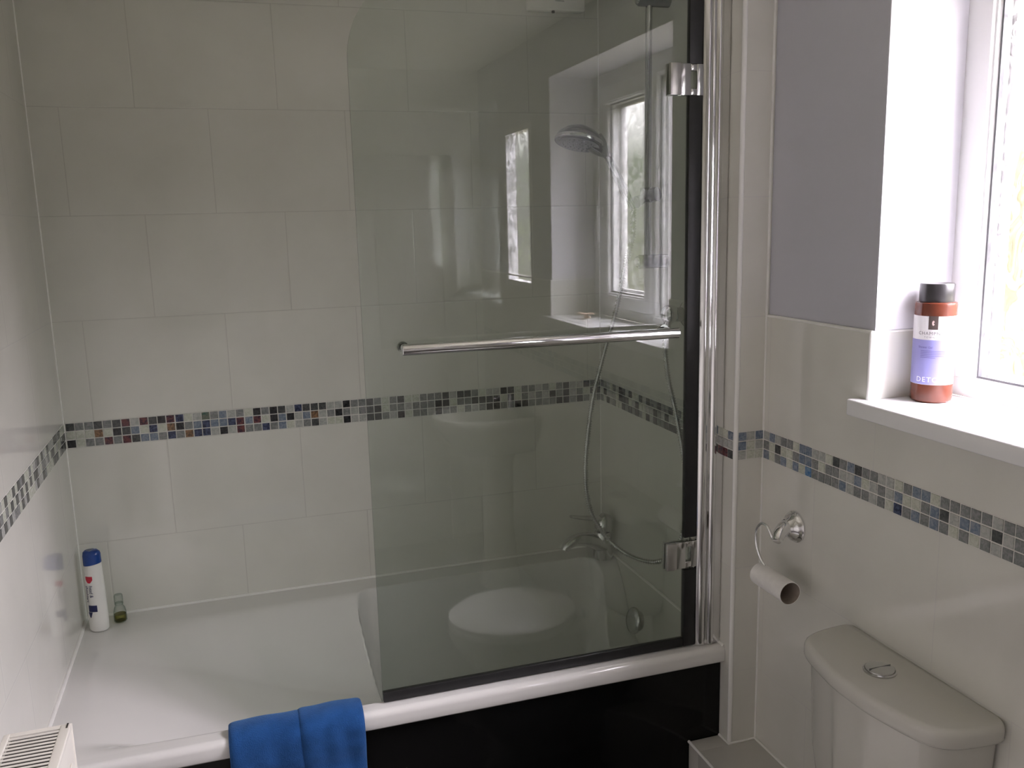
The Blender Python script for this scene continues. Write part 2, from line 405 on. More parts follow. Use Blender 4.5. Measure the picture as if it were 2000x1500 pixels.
# window wall with its opening; tiles up to ZT, lavender-grey paint above
XP = XW + 0.007; XO = 2.058
bm = bmesh.new()
V0, V1, VZ0, VZ1 = -2.535, -2.915, 0.850 + ZR, 1.575 + ZR          # added window over the basin, for the strip reflected in the screen
WT = WY1 - 0.12; XN = XW + 0.06                # wall thinned past the big window to keep the reflected strip clear
for (y0, y1, z0, z1, x1) in ((WY0, YN, ZT, ZC, XO), (WT, WY1, ZT, ZC, XO), (V0, WT, ZT, ZC, XN), (YF, V1, ZT, ZC, XN), (V1, V0, VZ1, ZC, XN), (WY1, WY0, WZ1, ZC, XO)):
    box(bm, XP, x1, y0, y1, z0, z1, mi=1)
for (y0, y1, z0, z1, x1) in ((WY0, YN, 0, ZT, XO), (WT, WY1, 0, ZT, XO), (V0, WT, 0, ZT, XN), (YF, V1, 0, ZT, XN), (V1, V0, 0, VZ0, XN), (WY1, WY0, 0, WZ0 - 0.035, XO)):
    box(bm, XW, x1, y0, y1, z0, z1, mi=0)
structure(link('wall_right', bm, [M['tile_right'], M['paint']]), 'window wall, white tiles below and lavender grey paint above', 'wall')

bm = bmesh.new()  # thin lining laid over the reveal to carry the lightened paint
box(bm, XW + 0.0075, XF - 0.0005, WY0 - 0.002, WY0 - 0.0003, ZT + 0.004, WZ1 - 0.002); box(bm, XW + 0.0075, XF - 0.0005, WY1 + 0.0003, WY1 + 0.002, ZT + 0.004, WZ1 - 0.002)
box(bm, XW + 0.0075, XF - 0.0005, WY1 + 0.002, WY0 - 0.002, WZ1 - 0.002, WZ1 - 0.0003)
structure(link('trim_13', bm, M['paint_lit']), 'window reveal lining, lilac paint lightened to look daylit', 'trim')

# splayed-off tile edging round the reveal and up the nib corner
def edging(name, label, x, y, z0, z1, r=0.006):
    bm = bmesh.new(); tube(bm, [(x, y, z0), (x, y, z1)], r, 14)
    return structure(link(name, bm, M['plastic_white'], smooth=40), label, 'trim')
edging('trim_1', 'white plastic tile edging up the corner of the alcove nib', L + 0.004, YN + 0.004, 0.285, ZC, 0.0065)
edging('trim_2', 'white plastic tile edging at the near corner of the window reveal', XW + 0.004, WY0 + 0.004, WZ0, ZT, 0.006)
edging('trim_3', 'white plastic tile edging at the far corner of the window reveal', XW + 0.004, WY1 - 0.004, WZ0, ZT, 0.006)

# silicone in the corners
bm = bmesh.new()
tube(bm, [(XW, YN, 0.285), (XW, YN, ZC)], 0.0035, 8)
tube(bm, [(L, 0, ZR), (L, 0, ZC)], 0.003, 8)
tube(bm, [(0, 0, ZR), (0, 0, ZC)], 0.003, 8)
structure(link('trim_4', bm, M['sealant'], smooth=60), 'white sealant lines down the tiled corners', 'trim')
bm = bmesh.new()
tube(bm, [(0.002, -0.002, ZR), (L - 0.002, -0.002, ZR)], 0.0048, 10)
tube(bm, [(0.002, -0.002, ZR), (0.002, -0.83, ZR)], 0.0060, 10)
tube(bm, [(L - 0.002, -0.002, ZR), (L - 0.002, -0.833, ZR)], 0.0045, 10)
structure(link('trim_5', bm, M['sealant'], smooth=60), 'white sealant bead where the bath meets the tiles', 'trim')
# top edge of the half-height tiles
bm = bmesh.new()
tube(bm, [(XW + 0.003, YN, ZT), (XW + 0.003, WY0, ZT)], 0.0042, 8)
tube(bm, [(XW + 0.003, WY1, ZT), (XW + 0.003, YF, ZT)], 0.0042, 8)
tube(bm, [(XW + 0.003, WY0 + 0.001, ZT), (XF, WY0 + 0.001, ZT)], 0.003, 8)
tube(bm, [(XW + 0.003, WY1 - 0.001, ZT), (XF, WY1 - 0.001, ZT)], 0.003, 8)
structure(link('trim_6', bm, M['sealant'], smooth=60), 'white grout line along the top of the half-height tiles', 'trim')

# ---- mosaic band (three rows of glass squares)
def mosaic_mat(name, c1, c2, rough=0.10, metal=0.0, sc=90.0):
    m, t, b = new_mat(name)
    tx = t.nodes.new('ShaderNodeTexCoord'); n = t.nodes.new('ShaderNodeTexNoise'); n.inputs['Scale'].default_value = sc; n.inputs['Detail'].default_value = 3; n.inputs['Distortion'].default_value = 1.5
    t.links.new(tx.outputs['Object'], n.inputs['Vector'])
    r = t.nodes.new('ShaderNodeValToRGB'); t.links.new(n.outputs[0], r.inputs[0])
    r.color_ramp.elements[0].position = 0.38; r.color_ramp.elements[0].color = (*c1, 1)
    r.color_ramp.elements[1].position = 0.62; r.color_ramp.elements[1].color = (*c2, 1)
    t.links.new(r.outputs[0], b.inputs['Base Color']); b.inputs['Roughness'].default_value = rough; b.inputs['Metallic'].default_value = metal
    return m
MOS = [
    mosaic_mat('mosaic_pale', (0.46, 0.48, 0.40), (0.60, 0.61, 0.54)),
    mosaic_mat('mosaic_pale_grey', (0.36, 0.37, 0.35), (0.48, 0.48, 0.46)),
    mosaic_mat('mosaic_grey', (0.17, 0.18, 0.18), (0.27, 0.27, 0.27)),
    mosaic_mat('mosaic_dark', (0.045, 0.05, 0.052), (0.10, 0.10, 0.10)),
    mosaic_mat('mosaic_black', (0.010, 0.011, 0.013), (0.04, 0.04, 0.045)),
    mosaic_mat('mosaic_navy', (0.012, 0.016, 0.05), (0.07, 0.09, 0.17)),
    mosaic_mat('mosaic_maroon', (0.035, 0.012, 0.03), (0.17, 0.05, 0.05)),
    mosaic_mat('mosaic_bronze', (0.09, 0.055, 0.035), (0.30, 0.17, 0.09)),
    mosaic_mat('mosaic_blue_grey', (0.13, 0.17, 0.24), (0.26, 0.29, 0.34)),
    mosaic_mat('mosaic_green', (0.035, 0.10, 0.075), (0.16, 0.17, 0.13)),
    mosaic_mat('mosaic_blue', (0.04, 0.14, 0.34), (0.20, 0.30, 0.42)),
]
PAL = {
    'vivid': [0] * 7 + [1] * 4 + [2] * 7 + [3] * 4 + [4] * 3 + [5] * 6 + [6] * 3 + [7] * 4 + [8] * 5 + [9],
    'grey': [0] * 7 + [1] * 6 + [2] * 9 + [3] * 8 + [4] * 3,
    'cool': [0] * 6 + [1] * 9 + [2] * 11 + [3] * 2 + [8] * 7 + [10] * 1 + [5] * 1,
    'stripe': [0] * 9 + [1] * 3 + [2] * 5 + [3] * 8,
}
def mosaic_run(name, label, p0, du, n, nrm, pal, seed, start=0.0012):
    """p0: top corner of the run, du: unit direction along the wall, nrm: out of the wall"""
    rnd = random.Random(seed); bm = bmesh.new(); P = HB / 3; p0 = Vector(p0); du = Vector(du); nrm = Vector(nrm); dz = Vector((0, 0, -1))
    ln = n * P
    def quadbox(a, w, h, d, mi, ch=0.0):
        c = [a, a + du * w, a + du * w + dz * h, a + dz * h]
        lo = [bm.verts.new(q) for q in c]
        ci = sum(c, Vector()) / 4
        hi = [bm.verts.new(q + (ci - q).normalized() * ch + nrm * d) for q in c]
        fs = [bm.faces.new(hi)] + [bm.faces.new((lo[i], lo[(i + 1) % 4], hi[(i + 1) % 4], hi[i])) for i in range(4)]
        for f in fs: f.material_index = mi
    quadbox(p0, ln + 0.001, HB, 0.0006, 0)
    for i in range(n):
        for j in range(3):
            pl = pal(i / max(1, n - 1), rnd)
            mi = 1 + rnd.choice(PAL[pl])
            a = p0 + du * (i * P + start + rnd.uniform(-0.0004, 0.0004)) + dz * (j * P + 0.0012 + rnd.uniform(-0.0003, 0.0003))
            quadbox(a, P - 0.0024, P - 0.0024, 0.0022, mi, 0.0009)
    return structure(link(name, bm, [M['grout']] + MOS), label, 'mosaic border')
mosaic_run('trim_7', 'mosaic border of small grey, navy and bronze glass squares on the long wall', (0.004, 0, ZB), (1, 0, 0), 68, (0, -1, 0),
           lambda t, r: 'vivid' if t < 0.36 or (t < 0.45 and r.random() < 0.4) else 'grey', 7)
mosaic_run('trim_8', 'mosaic border of striped grey-green glass squares on the left wall', (0, -0.004, ZB), (0, -1, 0), 120, (1, 0, 0), lambda t, r: 'stripe', 3)
mosaic_run('trim_9', 'mosaic border on the alcove end wall', (L, -0.004, ZB), (0, -1, 0), 34, (-1, 0, 0), lambda t, r: 'grey' if t < 0.9 else 'vivid', 5)
mosaic_run('trim_10', 'three squares of mosaic border on the narrow nib return', (L + 0.0075, YN, ZB), (1, 0, 0), 3, (0, -1, 0), lambda t, r: 'cool', 11)
mosaic_run('trim_11', 'mosaic border of cool grey and blue glass squares under the window', (XW, YN - 0.004, ZB), (0, -1, 0), 98, (-1, 0, 0), lambda t, r: 'cool', 21)
mosaic_run('trim_12', 'mosaic border on the wall behind the viewer', (0.004, YF, ZB), (1, 0, 0), 24, (0, 1, 0), lambda t, r: 'grey', 23)

# ---- room door behind the viewer
bm = bmesh.new()
box(bm, 0.80, 1.56, YF, YF + 0.035, 0.0, 1.98, 0.003)
for zz in ((0.15, 0.95), (1.08, 1.85)):
    for xx in ((0.88, 1.14), (1.22, 1.48)):
        box(bm, xx[0], xx[1], YF + 0.035, YF + 0.042, zz[0], zz[1], 0.003)
door = structure(link('door_1', bm, M['door'], smooth=40), 'white panelled bathroom door', 'door')
bm = bmesh.new()
lathe(bm, [(0, 0), (0.024, 0), (0.024, 0.006), (0.010, 0.010), (0.009, 0.045), (0.0, 0.048)], (0.86, YF + 0.035, 1.02), (0, 1, 0), 24)
tube(bm, [(0.86, YF + 0.075, 1.02), (0.97, YF + 0.078, 1.02)], 0.009, 12)
link('door_handle', bm, M['chrome'], door, smooth=50, label='chrome lever handle')
bm = bmesh.new()
box(bm, 0.73, 0.80, YF, YF + 0.05, 0, 2.05, 0.004); box(bm, 1.56, 1.63, YF, YF + 0.05, 0, 2.05, 0.004); box(bm, 0.73, 1.63, YF, YF + 0.05, 1.98, 2.05, 0.004)
link('door_frame', bm, M['door'], door, smooth=40)

# ------------------------------------------------------------------ window
win = empty('window_1', (XF, (WY0 + WY1) / 2, WZ0))
structure(win, 'white window with two obscure glass panes over the cistern', 'window')
def wl(bm):                                   # shift world geometry into the window's space
    bmesh.ops.translate(bm, verts=bm.verts[:], vec=(-XF, -(WY0 + WY1) / 2, -WZ0)); return bm
YA0, YA1 = -1.334, -1.716                     # fixed pane next to the nib
YB0, YB1 = -1.806, -2.112                     # opening pane
ZA0, ZA1 = 0.803 + ZR, 1.640 + ZR
ZB0, ZB1 = 0.862 + ZR, 1.592 + ZR
XB = 2.055
bm = bmesh.new()
box(bm, XF, XB, WY1, WY0, WZ0, ZA0 - 0.006, 0.003); box(bm, XF, XB, WY1, WY0, ZA1 + 0.006, WZ1, 0.003)
box(bm, XF, XB, YA0 + 0.006, WY0, ZA0 - 0.0062, ZA1 + 0.0062)
box(bm, XF, XB, -1.765, YA1 - 0.006, ZA0 - 0.0062, ZA1 + 0.0062); box(bm, XF, XB, WY1, -2.235, ZA0 - 0.0062, ZA1 + 0.0062)
link('window_frame', wl(bm), M['upvc'], win, smooth=40)
def bead(bm, y0, y1, z0, z1, w, x0, x1):
    """sloping glazing bead all round an opening (y0>y1)"""
    o = [(x0, y0, z0), (x0, y1, z0), (x0, y1, z1), (x0, y0, z1)]
    i = [(x1, y0 - w, z0 + w), (x1, y1 + w, z0 + w), (x1, y1 + w, z1 - w), (x1, y0 - w, z1 - w)]
    ov = [bm.verts.new(p) for p in o]; iv = [bm.verts.new(p) for p in i]
    ob = [bm.verts.new((XB - 0.01, p[1], p[2])) for p in o]; ib = [bm.verts.new((XB - 0.01, p[1], p[2])) for p in i]
    for k in range(4):
        q = (k + 1) % 4
        bm.faces.new((ov[k], ov[q], iv[q], iv[k])); bm.faces.new((iv[k], iv[q], ib[q], ib[k])); bm.faces.new((ob[k], ob[q], ov[q], ov[k])); bm.faces.new((ib[k], ib[q], ob[q], ob[k]))
bm = bmesh.new(); bead(bm, YA0 + 0.014, YA1 - 0.014, ZA0 - 0.014, ZA1 + 0.014, 0.012, XF - 0.006, XF + 0.010)
link('glazing_bead', wl(bm), M['upvc'], win)
bm = bmesh.new()
sy0, sy1, sz0, sz1 = -1.752, -2.232, 0.800 + ZR, 1.665 + ZR
XS = XF - 0.016
box(bm, XS, XB - 0.004, sy1, sy0, sz0, ZB0 - 0.006, 0.004); box(bm, XS, XB - 0.004, sy1, sy0, ZB1 + 0.006, sz1, 0.004)
box(bm, XS, XB - 0.004, YB0 + 0.006, sy0, ZB0 - 0.0062, ZB1 + 0.0062); box(bm, XS, XB - 0.004, sy1, YB1 - 0.006, ZB0 - 0.0062, ZB1 + 0.0062)
sash = link('window_sash', wl(bm), M['upvc'], win, smooth=40)
bm = bmesh.new(); bead(bm, YB0 + 0.014, YB1 - 0.014, ZB0 - 0.014, ZB1 + 0.014, 0.012, XS - 0.004, XS + 0.012)
link('glazing_bead', wl(bm), M['upvc'], sash)
def ring(bm, x0, x1, y0, y1, z0, z1, w):
    box(bm, x0, x1, y1, y0, z0, z0 + w); box(bm, x0, x1, y1, y0, z1 - w, z1); box(bm, x0, x1, y0 - w, y0, z0 + w, z1 - w); box(bm, x0, x1, y1, y1 + w, z0 + w, z1 - w)
bm = bmesh.new(); ring(bm, XF + 0.008, XF + 0.018, YA0 + 0.003, YA1 - 0.003, ZA0 - 0.003, ZA1 + 0.003, 0.0045)
link('gasket', wl(bm), M['gasket'], win)
bm = bmesh.new(); ring(bm, XS + 0.010, XS + 0.018, YB0 + 0.003, YB1 - 0.003, ZB0 - 0.003, ZB1 + 0.003, 0.0045)
link('gasket', wl(bm), M['gasket'], sash)
for (y0, y1, z0, z1, par) in ((YA0, YA1, ZA0, ZA1, win), (YB0, YB1, ZB0, ZB1, sash)):
    bm = bmesh.new(); box(bm, XF + 0.016, XF + 0.020, y1, y0, z0, z1)
    link('pane', wl(bm), M['obscure'], par, label='patterned obscure glass pane')
    bm = bmesh.new(); ring(bm, XF + 0.034, XF + 0.050, y0 + 0.004, y1 - 0.004, z0 - 0.004, z1 + 0.004, 0.013)
    link('spacer_bar', wl(bm), M['spacer'], par)
bm = bmesh.new()
box(bm, XS - 0.012, XS, -2.19, -2.165, 1.16 + ZR, 1.20 + ZR, 0.003); box(bm, XS - 0.028, XS - 0.012, -2.19, -2.17, 1.06 + ZR, 1.195 + ZR, 0.005)
link('window_handle', wl(bm), M['upvc'], sash, smooth=40)
# daylight portal: only guides the sampling of the sky through the opening
pl = bpy.data.lights.new('daylight', 'AREA'); pl.shape = 'RECTANGLE'; pl.size = 0.93; pl.size_y = 0.95; pl.energy = 1
pl.cycles.is_portal = True
po = bpy.data.objects.new('daylight', pl); COL.objects.link(po)
po.location = (XB + 0.03, (WY0 + WY1) / 2, (WZ0 + WZ1) / 2); po.rotation_euler = (0, math.radians(90), 0)

w2 = empty('window_added', (XW, (V0 + V1) / 2, VZ0)); structure(w2, 'small obscure glass window added over the washbasin for the bright strip reflected in the screen', 'window')  # added, unseen directly: makes the bright strip reflected in the bath screen
def wl2(bm): bmesh.ops.translate(bm, verts=bm.verts[:], vec=(-XW, -(V0 + V1) / 2, -VZ0)); return bm
bm = bmesh.new(); ring(bm, XW + 0.004, XW + 0.050, V0 - 0.0005, V1 + 0.0005, VZ0 + 0.0005, VZ1 - 0.0005, 0.026); link('window_frame', wl2(bm), M['upvc'], w2)
bm = bmesh.new(); box(bm, XW + 0.014, XW + 0.018, V1 + 0.0265, V0 - 0.0265, VZ0 + 0.0265, VZ1 - 0.0265); link('pane', wl2(bm), M['obscure_small'], w2, label='patterned obscure glass pane')
pl2 = bpy.data.lights.new('daylight_small', 'AREA'); pl2.shape = 'RECTANGLE'; pl2.size = 0.72; pl2.size_y = 0.38; pl2.energy = 1; pl2.cycles.is_portal = True
po2 = bpy.data.objects.new('daylight_small', pl2); COL.objects.link(po2); po2.location = (XW + 0.06, (V0 + V1) / 2, (VZ0 + VZ1) / 2); po2.rotation_euler = (0, math.radians(90), 0)

# window board
bm = bmesh.new()
zs = WZ0; prof = [(XF + 0.01, zs - 0.036), (1.757, zs - 0.036), (1.753, zs - 0.034), (1.7515, zs - 0.030), (1.7515, zs - 0.006), (1.753, zs - 0.0015), (1.757, zs), (XF + 0.01, zs)]
ya, yb = WY0 + 0.030, WY1 - 0.030
A = [bm.verts.new((x, ya, z)) for x, z in prof]; B = [bm.verts.new((x, yb, z)) for x, z in prof]
# the ears of the board stop at the wall face: body between reveals, nose in front
bm.free(); bm = bmesh.new()
box(bm, XW - 0.001, XF + 0.002, WY1 + 0.0005, WY0 - 0.0005, zs - 0.0345, zs)
box(bm, 1.7515, XW - 0.0005, WY1 - 0.032, WY0 + 0.032, zs - 0.0365, zs, 0.004, 3)
sill = link('window_sill', bm, M['upvc'], None, smooth=40)
tag(sill, 'bright white window board under the window with a square nose', 'window sill')

# ------------------------------------------------------------------ extractor, top of the long wall
t = empty('extractor_unit', (1.545, 0, 1.80 + ZR))
tag(t, 'small white wall unit with a navy logo at the top of the long tiled wall', 'extractor unit')
bm = bmesh.new(); box(bm, -0.093, 0.093, -0.042, -0.0005, 0.002, 0.108, 0.006, 3); link('body', bm, M['plastic_white'], t, smooth=40)
bm = bmesh.new()
for k in range(5): box(bm, -0.075, 0.075, -0.0435, -0.041, 0.05 + k * 0.011, 0.055 + k * 0.011)
link('grille', bm, M['dark_slot'], t)
bm = bmesh.new(); lathe(bm, [(0, 0), (0.005, 0), (0.005, 0.008), (0, 0.009)], (-0.012, -0.03, 0.0035), (0, 0, -1), 12); link('cord_stop', bm, M['rubber'], t, label='small black cord stop')
def text_mesh(s, size, mat, name, parent, xf, extr=0.0003, spacing=1.0):
    """flat lettering as a mesh; xf maps (x, y, depth) of the text to parent space"""
    cu = bpy.data.curves.new('txt', 'FONT'); cu.body = s; cu.size = size; cu.align_x = 'CENTER'; cu.align_y = 'CENTER'; cu.extrude = extr
    cu.space_character = spacing; cu.resolution_u = 3
    o = bpy.data.objects.new('txt', cu); COL.objects.link(o)
    bpy.context.view_layer.update()
    me = bpy.data.meshes.new_from_object(o.evaluated_get(bpy.context.evaluated_depsgraph_get()))
    bpy.data.objects.remove(o, do_unlink=True); bpy.data.curves.remove(cu)
    for v in me.vertices: v.co = Vector(xf(v.co.x, v.co.y, v.co.z))
    me.materials.clear(); me.materials.append(mat); me.name = name
    ob = bpy.data.objects.new(name, me); COL.objects.link(ob); ob.parent = parent
    return ob
text_mesh('Manrose', 0.0085, M['ink_navy'], 'logo', t, lambda x, y, d: (0.006 + x, -0.0425 - d, 0.030 + y))

# ------------------------------------------------------------------ bath
bath = empty('bathtub', (0, 0, 0))
tag(bath, 'white acrylic bath built in between the tiled walls', 'bathtub')
def bath_h(x, y):
    # broad steep-sided well (right) and a softer backrest hollow (left), whichever is deeper
    D = 0.40
    x0, x1, y0, y1, rc = 0.792, 1.640, -0.772, -0.088, 0.085
    cx, cy = (x0 + x1) / 2, (y0 + y1) / 2
    qx = rc - min((x - x0) * 1.3, x1 - x); qy = abs(y - cy) - (y1 - y0) / 2 + rc
    d = -(math.hypot(max(qx, 0), max(qy, 0)) + min(max(qx, qy), 0) - rc)
    tt = max(0.0, min(1.0, d / 0.15))
    dr = D * (0.0 if d <= 0 else (1 - (1 - tt) ** 2.6) * min(1.0, (d / 0.012)) ** 0.5)
    dr = min(dr, D)
    sl = 0.62 * smooth01((x - 0.01) / 0.90) ** 0.9
    sy = smooth01((-0.10 - y) / 0.22) * smooth01((y + 0.790) / 0.075)
    dl = D * sl * sy
    k = 0.008
    hh = max(k - abs(dr - dl), 0) / k
    return -(max(dr, dl) + hh * hh * k * 0.25)
bm = bmesh.new()
xs = [0.001]
while xs[-1] < L - 0.001 - 1e-6: xs.append(min(L - 0.001, xs[-1] + (0.004 if (0.76 < xs[-1] < 0.92 or xs[-1] > 1.45) else 0.0085)))
ys = [-0.001]
while ys[-1] > -0.800: ys.append(ys[-1] - (0.004 if ys[-1] > -0.30 or ys[-1] < -0.64 else 0.008))
lip = [(-0.822, 0.0)] + [(-0.822 - 0.016 * math.sin(a), -0.016 + 0.016 * math.cos(a)) for a in [math.radians(v) for v in (15, 30, 45, 60, 75, 90)]] + [(-0.838, -0.028), (-0.8375, -0.041), (-0.835, -0.045), (-0.820, -0.045)]
grid = []
for x in xs:
    col = [bm.verts.new((x, y, ZR + bath_h(x, y))) for y in ys] + [bm.verts.new((x, y, ZR + z)) for y, z in lip]
    grid.append(col)
for a, b_ in zip(grid, grid[1:]):
    for k in range(len(a) - 1): bm.faces.new((a[k], b_[k], b_[k + 1], a[k + 1]))
# closing underside so the shell has thickness
sh = link('tub', bm, M['acrylic'], bath, smooth=60)
mod = sh.modifiers.new('thick', 'SOLIDIFY'); mod.thickness = 0.005; mod.offset = -1
for p in (sh.data.polygons[:1]):
    if p.normal.z < 0: sh.data.flip_normals()
# feet frame under the tub
for x in (0.35, 1.35):
    bm = bmesh.new()
    box(bm, x - 0.02, x + 0.02, -0.75, -0.10, 0.09, 0.12)
    for y in (-0.70, -0.15): tube(bm, [(x, y, 0.0), (x, y, 0.10)], 0.012, 12)
    link('cradle', bm, M['chrome_satin'], bath, smooth=40)
# overflow cover on the end wall of the well
bm = bmesh.new()
oc = Vector((1.600, -0.492, ZR - 0.062)); on = Vector((-1, -0.05, 0.22)).normalized()
lathe(bm, [(0, -0.01), (0.030, -0.01), (0.030, 0.004), (0.0405, 0.006), (0.0405, 0.011), (0.038, 0.0145), (0.020, 0.0165), (0, 0.017)], oc, on, 40)
link('overflow_cover', bm, M['chrome_satin'], bath, smooth=50, label='round chrome overflow cover')
bm = bmesh.new()
lathe(bm, [(0, 0), (0.033, 0), (0.033, 0.003), (0.026, 0.006), (0, 0.007)], (1.40, -0.43, ZR - 0.399), (0, 0, 1), 36)
link('waste', bm, M['chrome_satin'], bath, smooth=50)

# bath panel
bm = bmesh.new(); box(bm, 0.001, L - 0.001, -0.816, -0.801, 0.002, ZR - 0.0452, 0.001)
link('front_panel', bm, M['black_gloss'], bath, smooth=40, label='glossy black front panel')

# boxed-in pipes at the foot of the window wall
bm = bmesh.new(); box(bm, 1.603, XW - 0.001, -1.20, -0.868, 0.0, 0.285, 0.002); box(bm, 1.603, L - 0.001, -0.868, -0.8175, 0.0, 0.285, 0.002)
bmesh.ops.remove_doubles(bm, verts=bm.verts[:], dist=0.0001)
o = link('pipe_boxing', bm, M['tile_plain'], None, smooth=30); tag(o, 'low white tiled pipe boxing in the corner beside the toilet cistern', 'pipe boxing')
bm = bmesh.new(); tube(bm, [(1.603, -0.818, 0.285), (1.603, -1.20, 0.285)], 0.0042, 8)
link('tile_edging', bm, M['plastic_white'], o, smooth=50)
bm = bmesh.new(); tube(bm, [(L - 0.002, -0.818, 0.286), (L - 0.002, YN - 0.002, 0.286), (XW - 0.002, YN - 0.002, 0.286), (XW - 0.002, -1.2, 0.286)], 0.004, 8)
link('sealant', bm, M['sealant'], o, smooth=50)

# ------------------------------------------------------------------ bath mixer tap
tap = empty('bath_tap', (1.650, -0.125, ZR))
tag(tap, 'chrome lever mixer tap on the far right corner of the bath', 'tap')
bm = bmesh.new()
lathe(bm, [(0, 0.0006), (0.032, 0.0006), (0.033, 0.004), (0.0335, 0.008), (0.0335, 0.03), (0.033, 0.06), (0.031, 0.085), (0.027, 0.096), (0.014, 0.100), (0, 0.101)], (0, 0, 0), (0, 0, 1), 32)
link('body', bm, M['chrome_satin'], tap, smooth=50)
bm = bmesh.new()
sp = spline([(0.0, 0, 0.046), (-0.035, -0.004, 0.066), (-0.075, -0.008, 0.080), (-0.112, -0.012, 0.080), (-0.138, -0.015, 0.068), (-0.148, -0.016, 0.054)], 6)
tube(bm, sp, [0.036 - 0.021 * min(1, i / (len(sp) * 0.9)) for i in range(len(sp))], 20, sx_=0.85, sy_=1.0, up=(0, 0, 1))
link('spout', bm, M['chrome_satin'], tap, smooth=50)
bm = bmesh.new()
lathe(bm, [(0, 0), (0.029, 0), (0.031, 0.01), (0.028, 0.036), (0.018, 0.052), (0, 0.056)], (0, 0, 0.103), (0.25, 0, 1), 28)
lv = spline([(0.008, 0, 0.135), (-0.03, -0.004, 0.148), (-0.075, -0.008, 0.156), (-0.122, -0.012, 0.168)], 6)
tube(bm, lv, [0.019 - 0.010 * i / len(lv) for i in range(len(lv))], 16, sx_=0.55, sy_=1.0, up=(0, 0, 1))
link('lever', bm, M['chrome_satin'], tap, smooth=50)

# ------------------------------------------------------------------ shower: riser rail, handset, hose, outlet
RX, RY = 1.640, -0.484
rail = empty('shower_riser_rail', (RX, RY, 0))
tag(rail, 'chrome shower riser rail upright on the alcove end wall behind the screen', 'riser rail')
bm = bmesh.new(); tube(bm, [(0, 0.004, 1.030 + ZR), (0, 0, 1.760 + ZR)], 0.0095, 20); link('pole', bm, M['chrome_handle'], rail, smooth=50)
for zz in (1.738, 1.030):
    bm = bmesh.new(); lathe(bm, [(0, -0.034), (0.016, -0.034), (0.0195, -0.029), (0.0195, 0.0595), (0, 0.0595)], (0, 0, zz + ZR), (1, 0, 0), 32)
    br = link('wall_bracket', bm, M['chrome_grey'], rail, smooth=40)
    bm = bmesh.new(); lathe(bm, [(0, -0.0375), (0.011, -0.0375), (0.013, -0.034), (0, -0.033)], (0, 0, zz + ZR), (1, 0, 0), 24)
    link('end_cap', bm, M['chrome'], br, smooth=40)
bm = bmesh.new()
box(bm, -0.022, 0.020, -0.018, 0.016, 1.195 + ZR, 1.238 + ZR, 0.009, 3)
lathe(bm, [(0, 0), (0.019, 0), (0.021, 0.004), (0.019, 0.022), (0, 0.024)], (0.004, -0.010, 1.216 + ZR), (0.45, -0.85, 0.1), 24)
sl_ = link('slider', bm, M['chrome_grey'], rail, smooth=45)
bm = bmesh.new(); tube(bm, [(-0.018, -0.006, 1.208 + ZR), (-0.046, -0.014, 1.196 + ZR)], [0.012, 0.0175], 20); link('handset_cradle', bm, M['rubber'], sl_, smooth=45)

hs = empty('shower_handset', (1.586, -0.50, 1.183 + ZR))
tag(hs, 'round chrome hand shower held in the slider of the rail', 'shower head')
hd = Vector((1.425, -0.500, 1.366 + ZR)) - Vector((1.586, -0.50, 1.183 + ZR))
hn = Vector((-0.26, -0.16, -1.0)).normalized()
bm = bmesh.new()
hp = spline([(0, 0, -0.004), (-0.022, 0, 0.036), (-0.048, 0, 0.085), (-0.073, 0, 0.130), (-0.090, 0, 0.152), (-0.118, 0, 0.178)], 8)
nn = len(hp)
rr = []
for i in range(nn):
    s = i / (nn - 1)
    rr.append(0.0085 + 0.0055 * math.sin(min(1, s / 0.65) * math.pi) * 0.6 + (0.021 * smooth01((s - 0.60) / 0.40)))
tube(bm, hp, rr, 20)
link('handle', bm, M['chrome_handle'], hs, smooth=60)
bm = bmesh.new()
lathe(bm, [(0, -0.036), (0.022, -0.034), (0.044, -0.024), (0.060, -0.010), (0.0655, 0.002), (0.0655, 0.010), (0.062, 0.0135), (0, 0.0135)], hd, hn, 48)
head = link('spray_head', bm, M['chrome_grey'], hs, smooth=45)
bm = bmesh.new()
lathe(bm, [(0, 0.0135), (0.056, 0.0135), (0.057, 0.0155), (0, 0.0165)], hd, hn, 48)
uu, vv = frame_of(hn)
for rad_, cnt in ((0.014, 8), (0.028, 14), (0.042, 20)):
    for k in range(cnt):
        a = 2 * math.pi * k / cnt
        lathe(bm, [(0.0022, 0.0155), (0.0016, 0.0185), (0, 0.0187)], hd + (uu * math.cos(a) + vv * math.sin(a)) * rad_, hn, 8)
link('spray_face', bm, simple('spray_grey', (0.22, 0.23, 0.23), 0.35, noise=0.05, nscale=60), head, smooth=45)
bm = bmesh.new()
lathe(bm, [(0.0658, 0.0015), (0.0672, 0.004), (0.0672, 0.009), (0.0658, 0.0115)], hd, hn, 48)
link('selector_ring', bm, M['chrome_satin'], head, smooth=45)

# hose
HP = [(1.586, -0.5, 1.176), (1.586, -0.5, 1.14), (1.584, -0.5, 1.098), (1.565, -0.5, 1.034), (1.544, -0.48, 0.903), (1.512, -0.46, 0.769), (1.483, -0.45, 0.649),
      (1.463, -0.45, 0.528), (1.455, -0.45, 0.419), (1.463, -0.45, 0.323), (1.484, -0.46, 0.259), (1.517, -0.48, 0.205), (1.56, -0.53, 0.169), (1.615, -0.59, 0.163), (1.652, -0.645, 0.214),
      (1.674, -0.665, 0.334), (1.671, -0.65, 0.478), (1.653, -0.63, 0.623), (1.642, -0.61, 0.708), (1.636, -0.6, 0.794), (1.640, -0.6, 0.8345)]
path = spline([(x, y, z + ZR) for x, y, z in HP], 24)
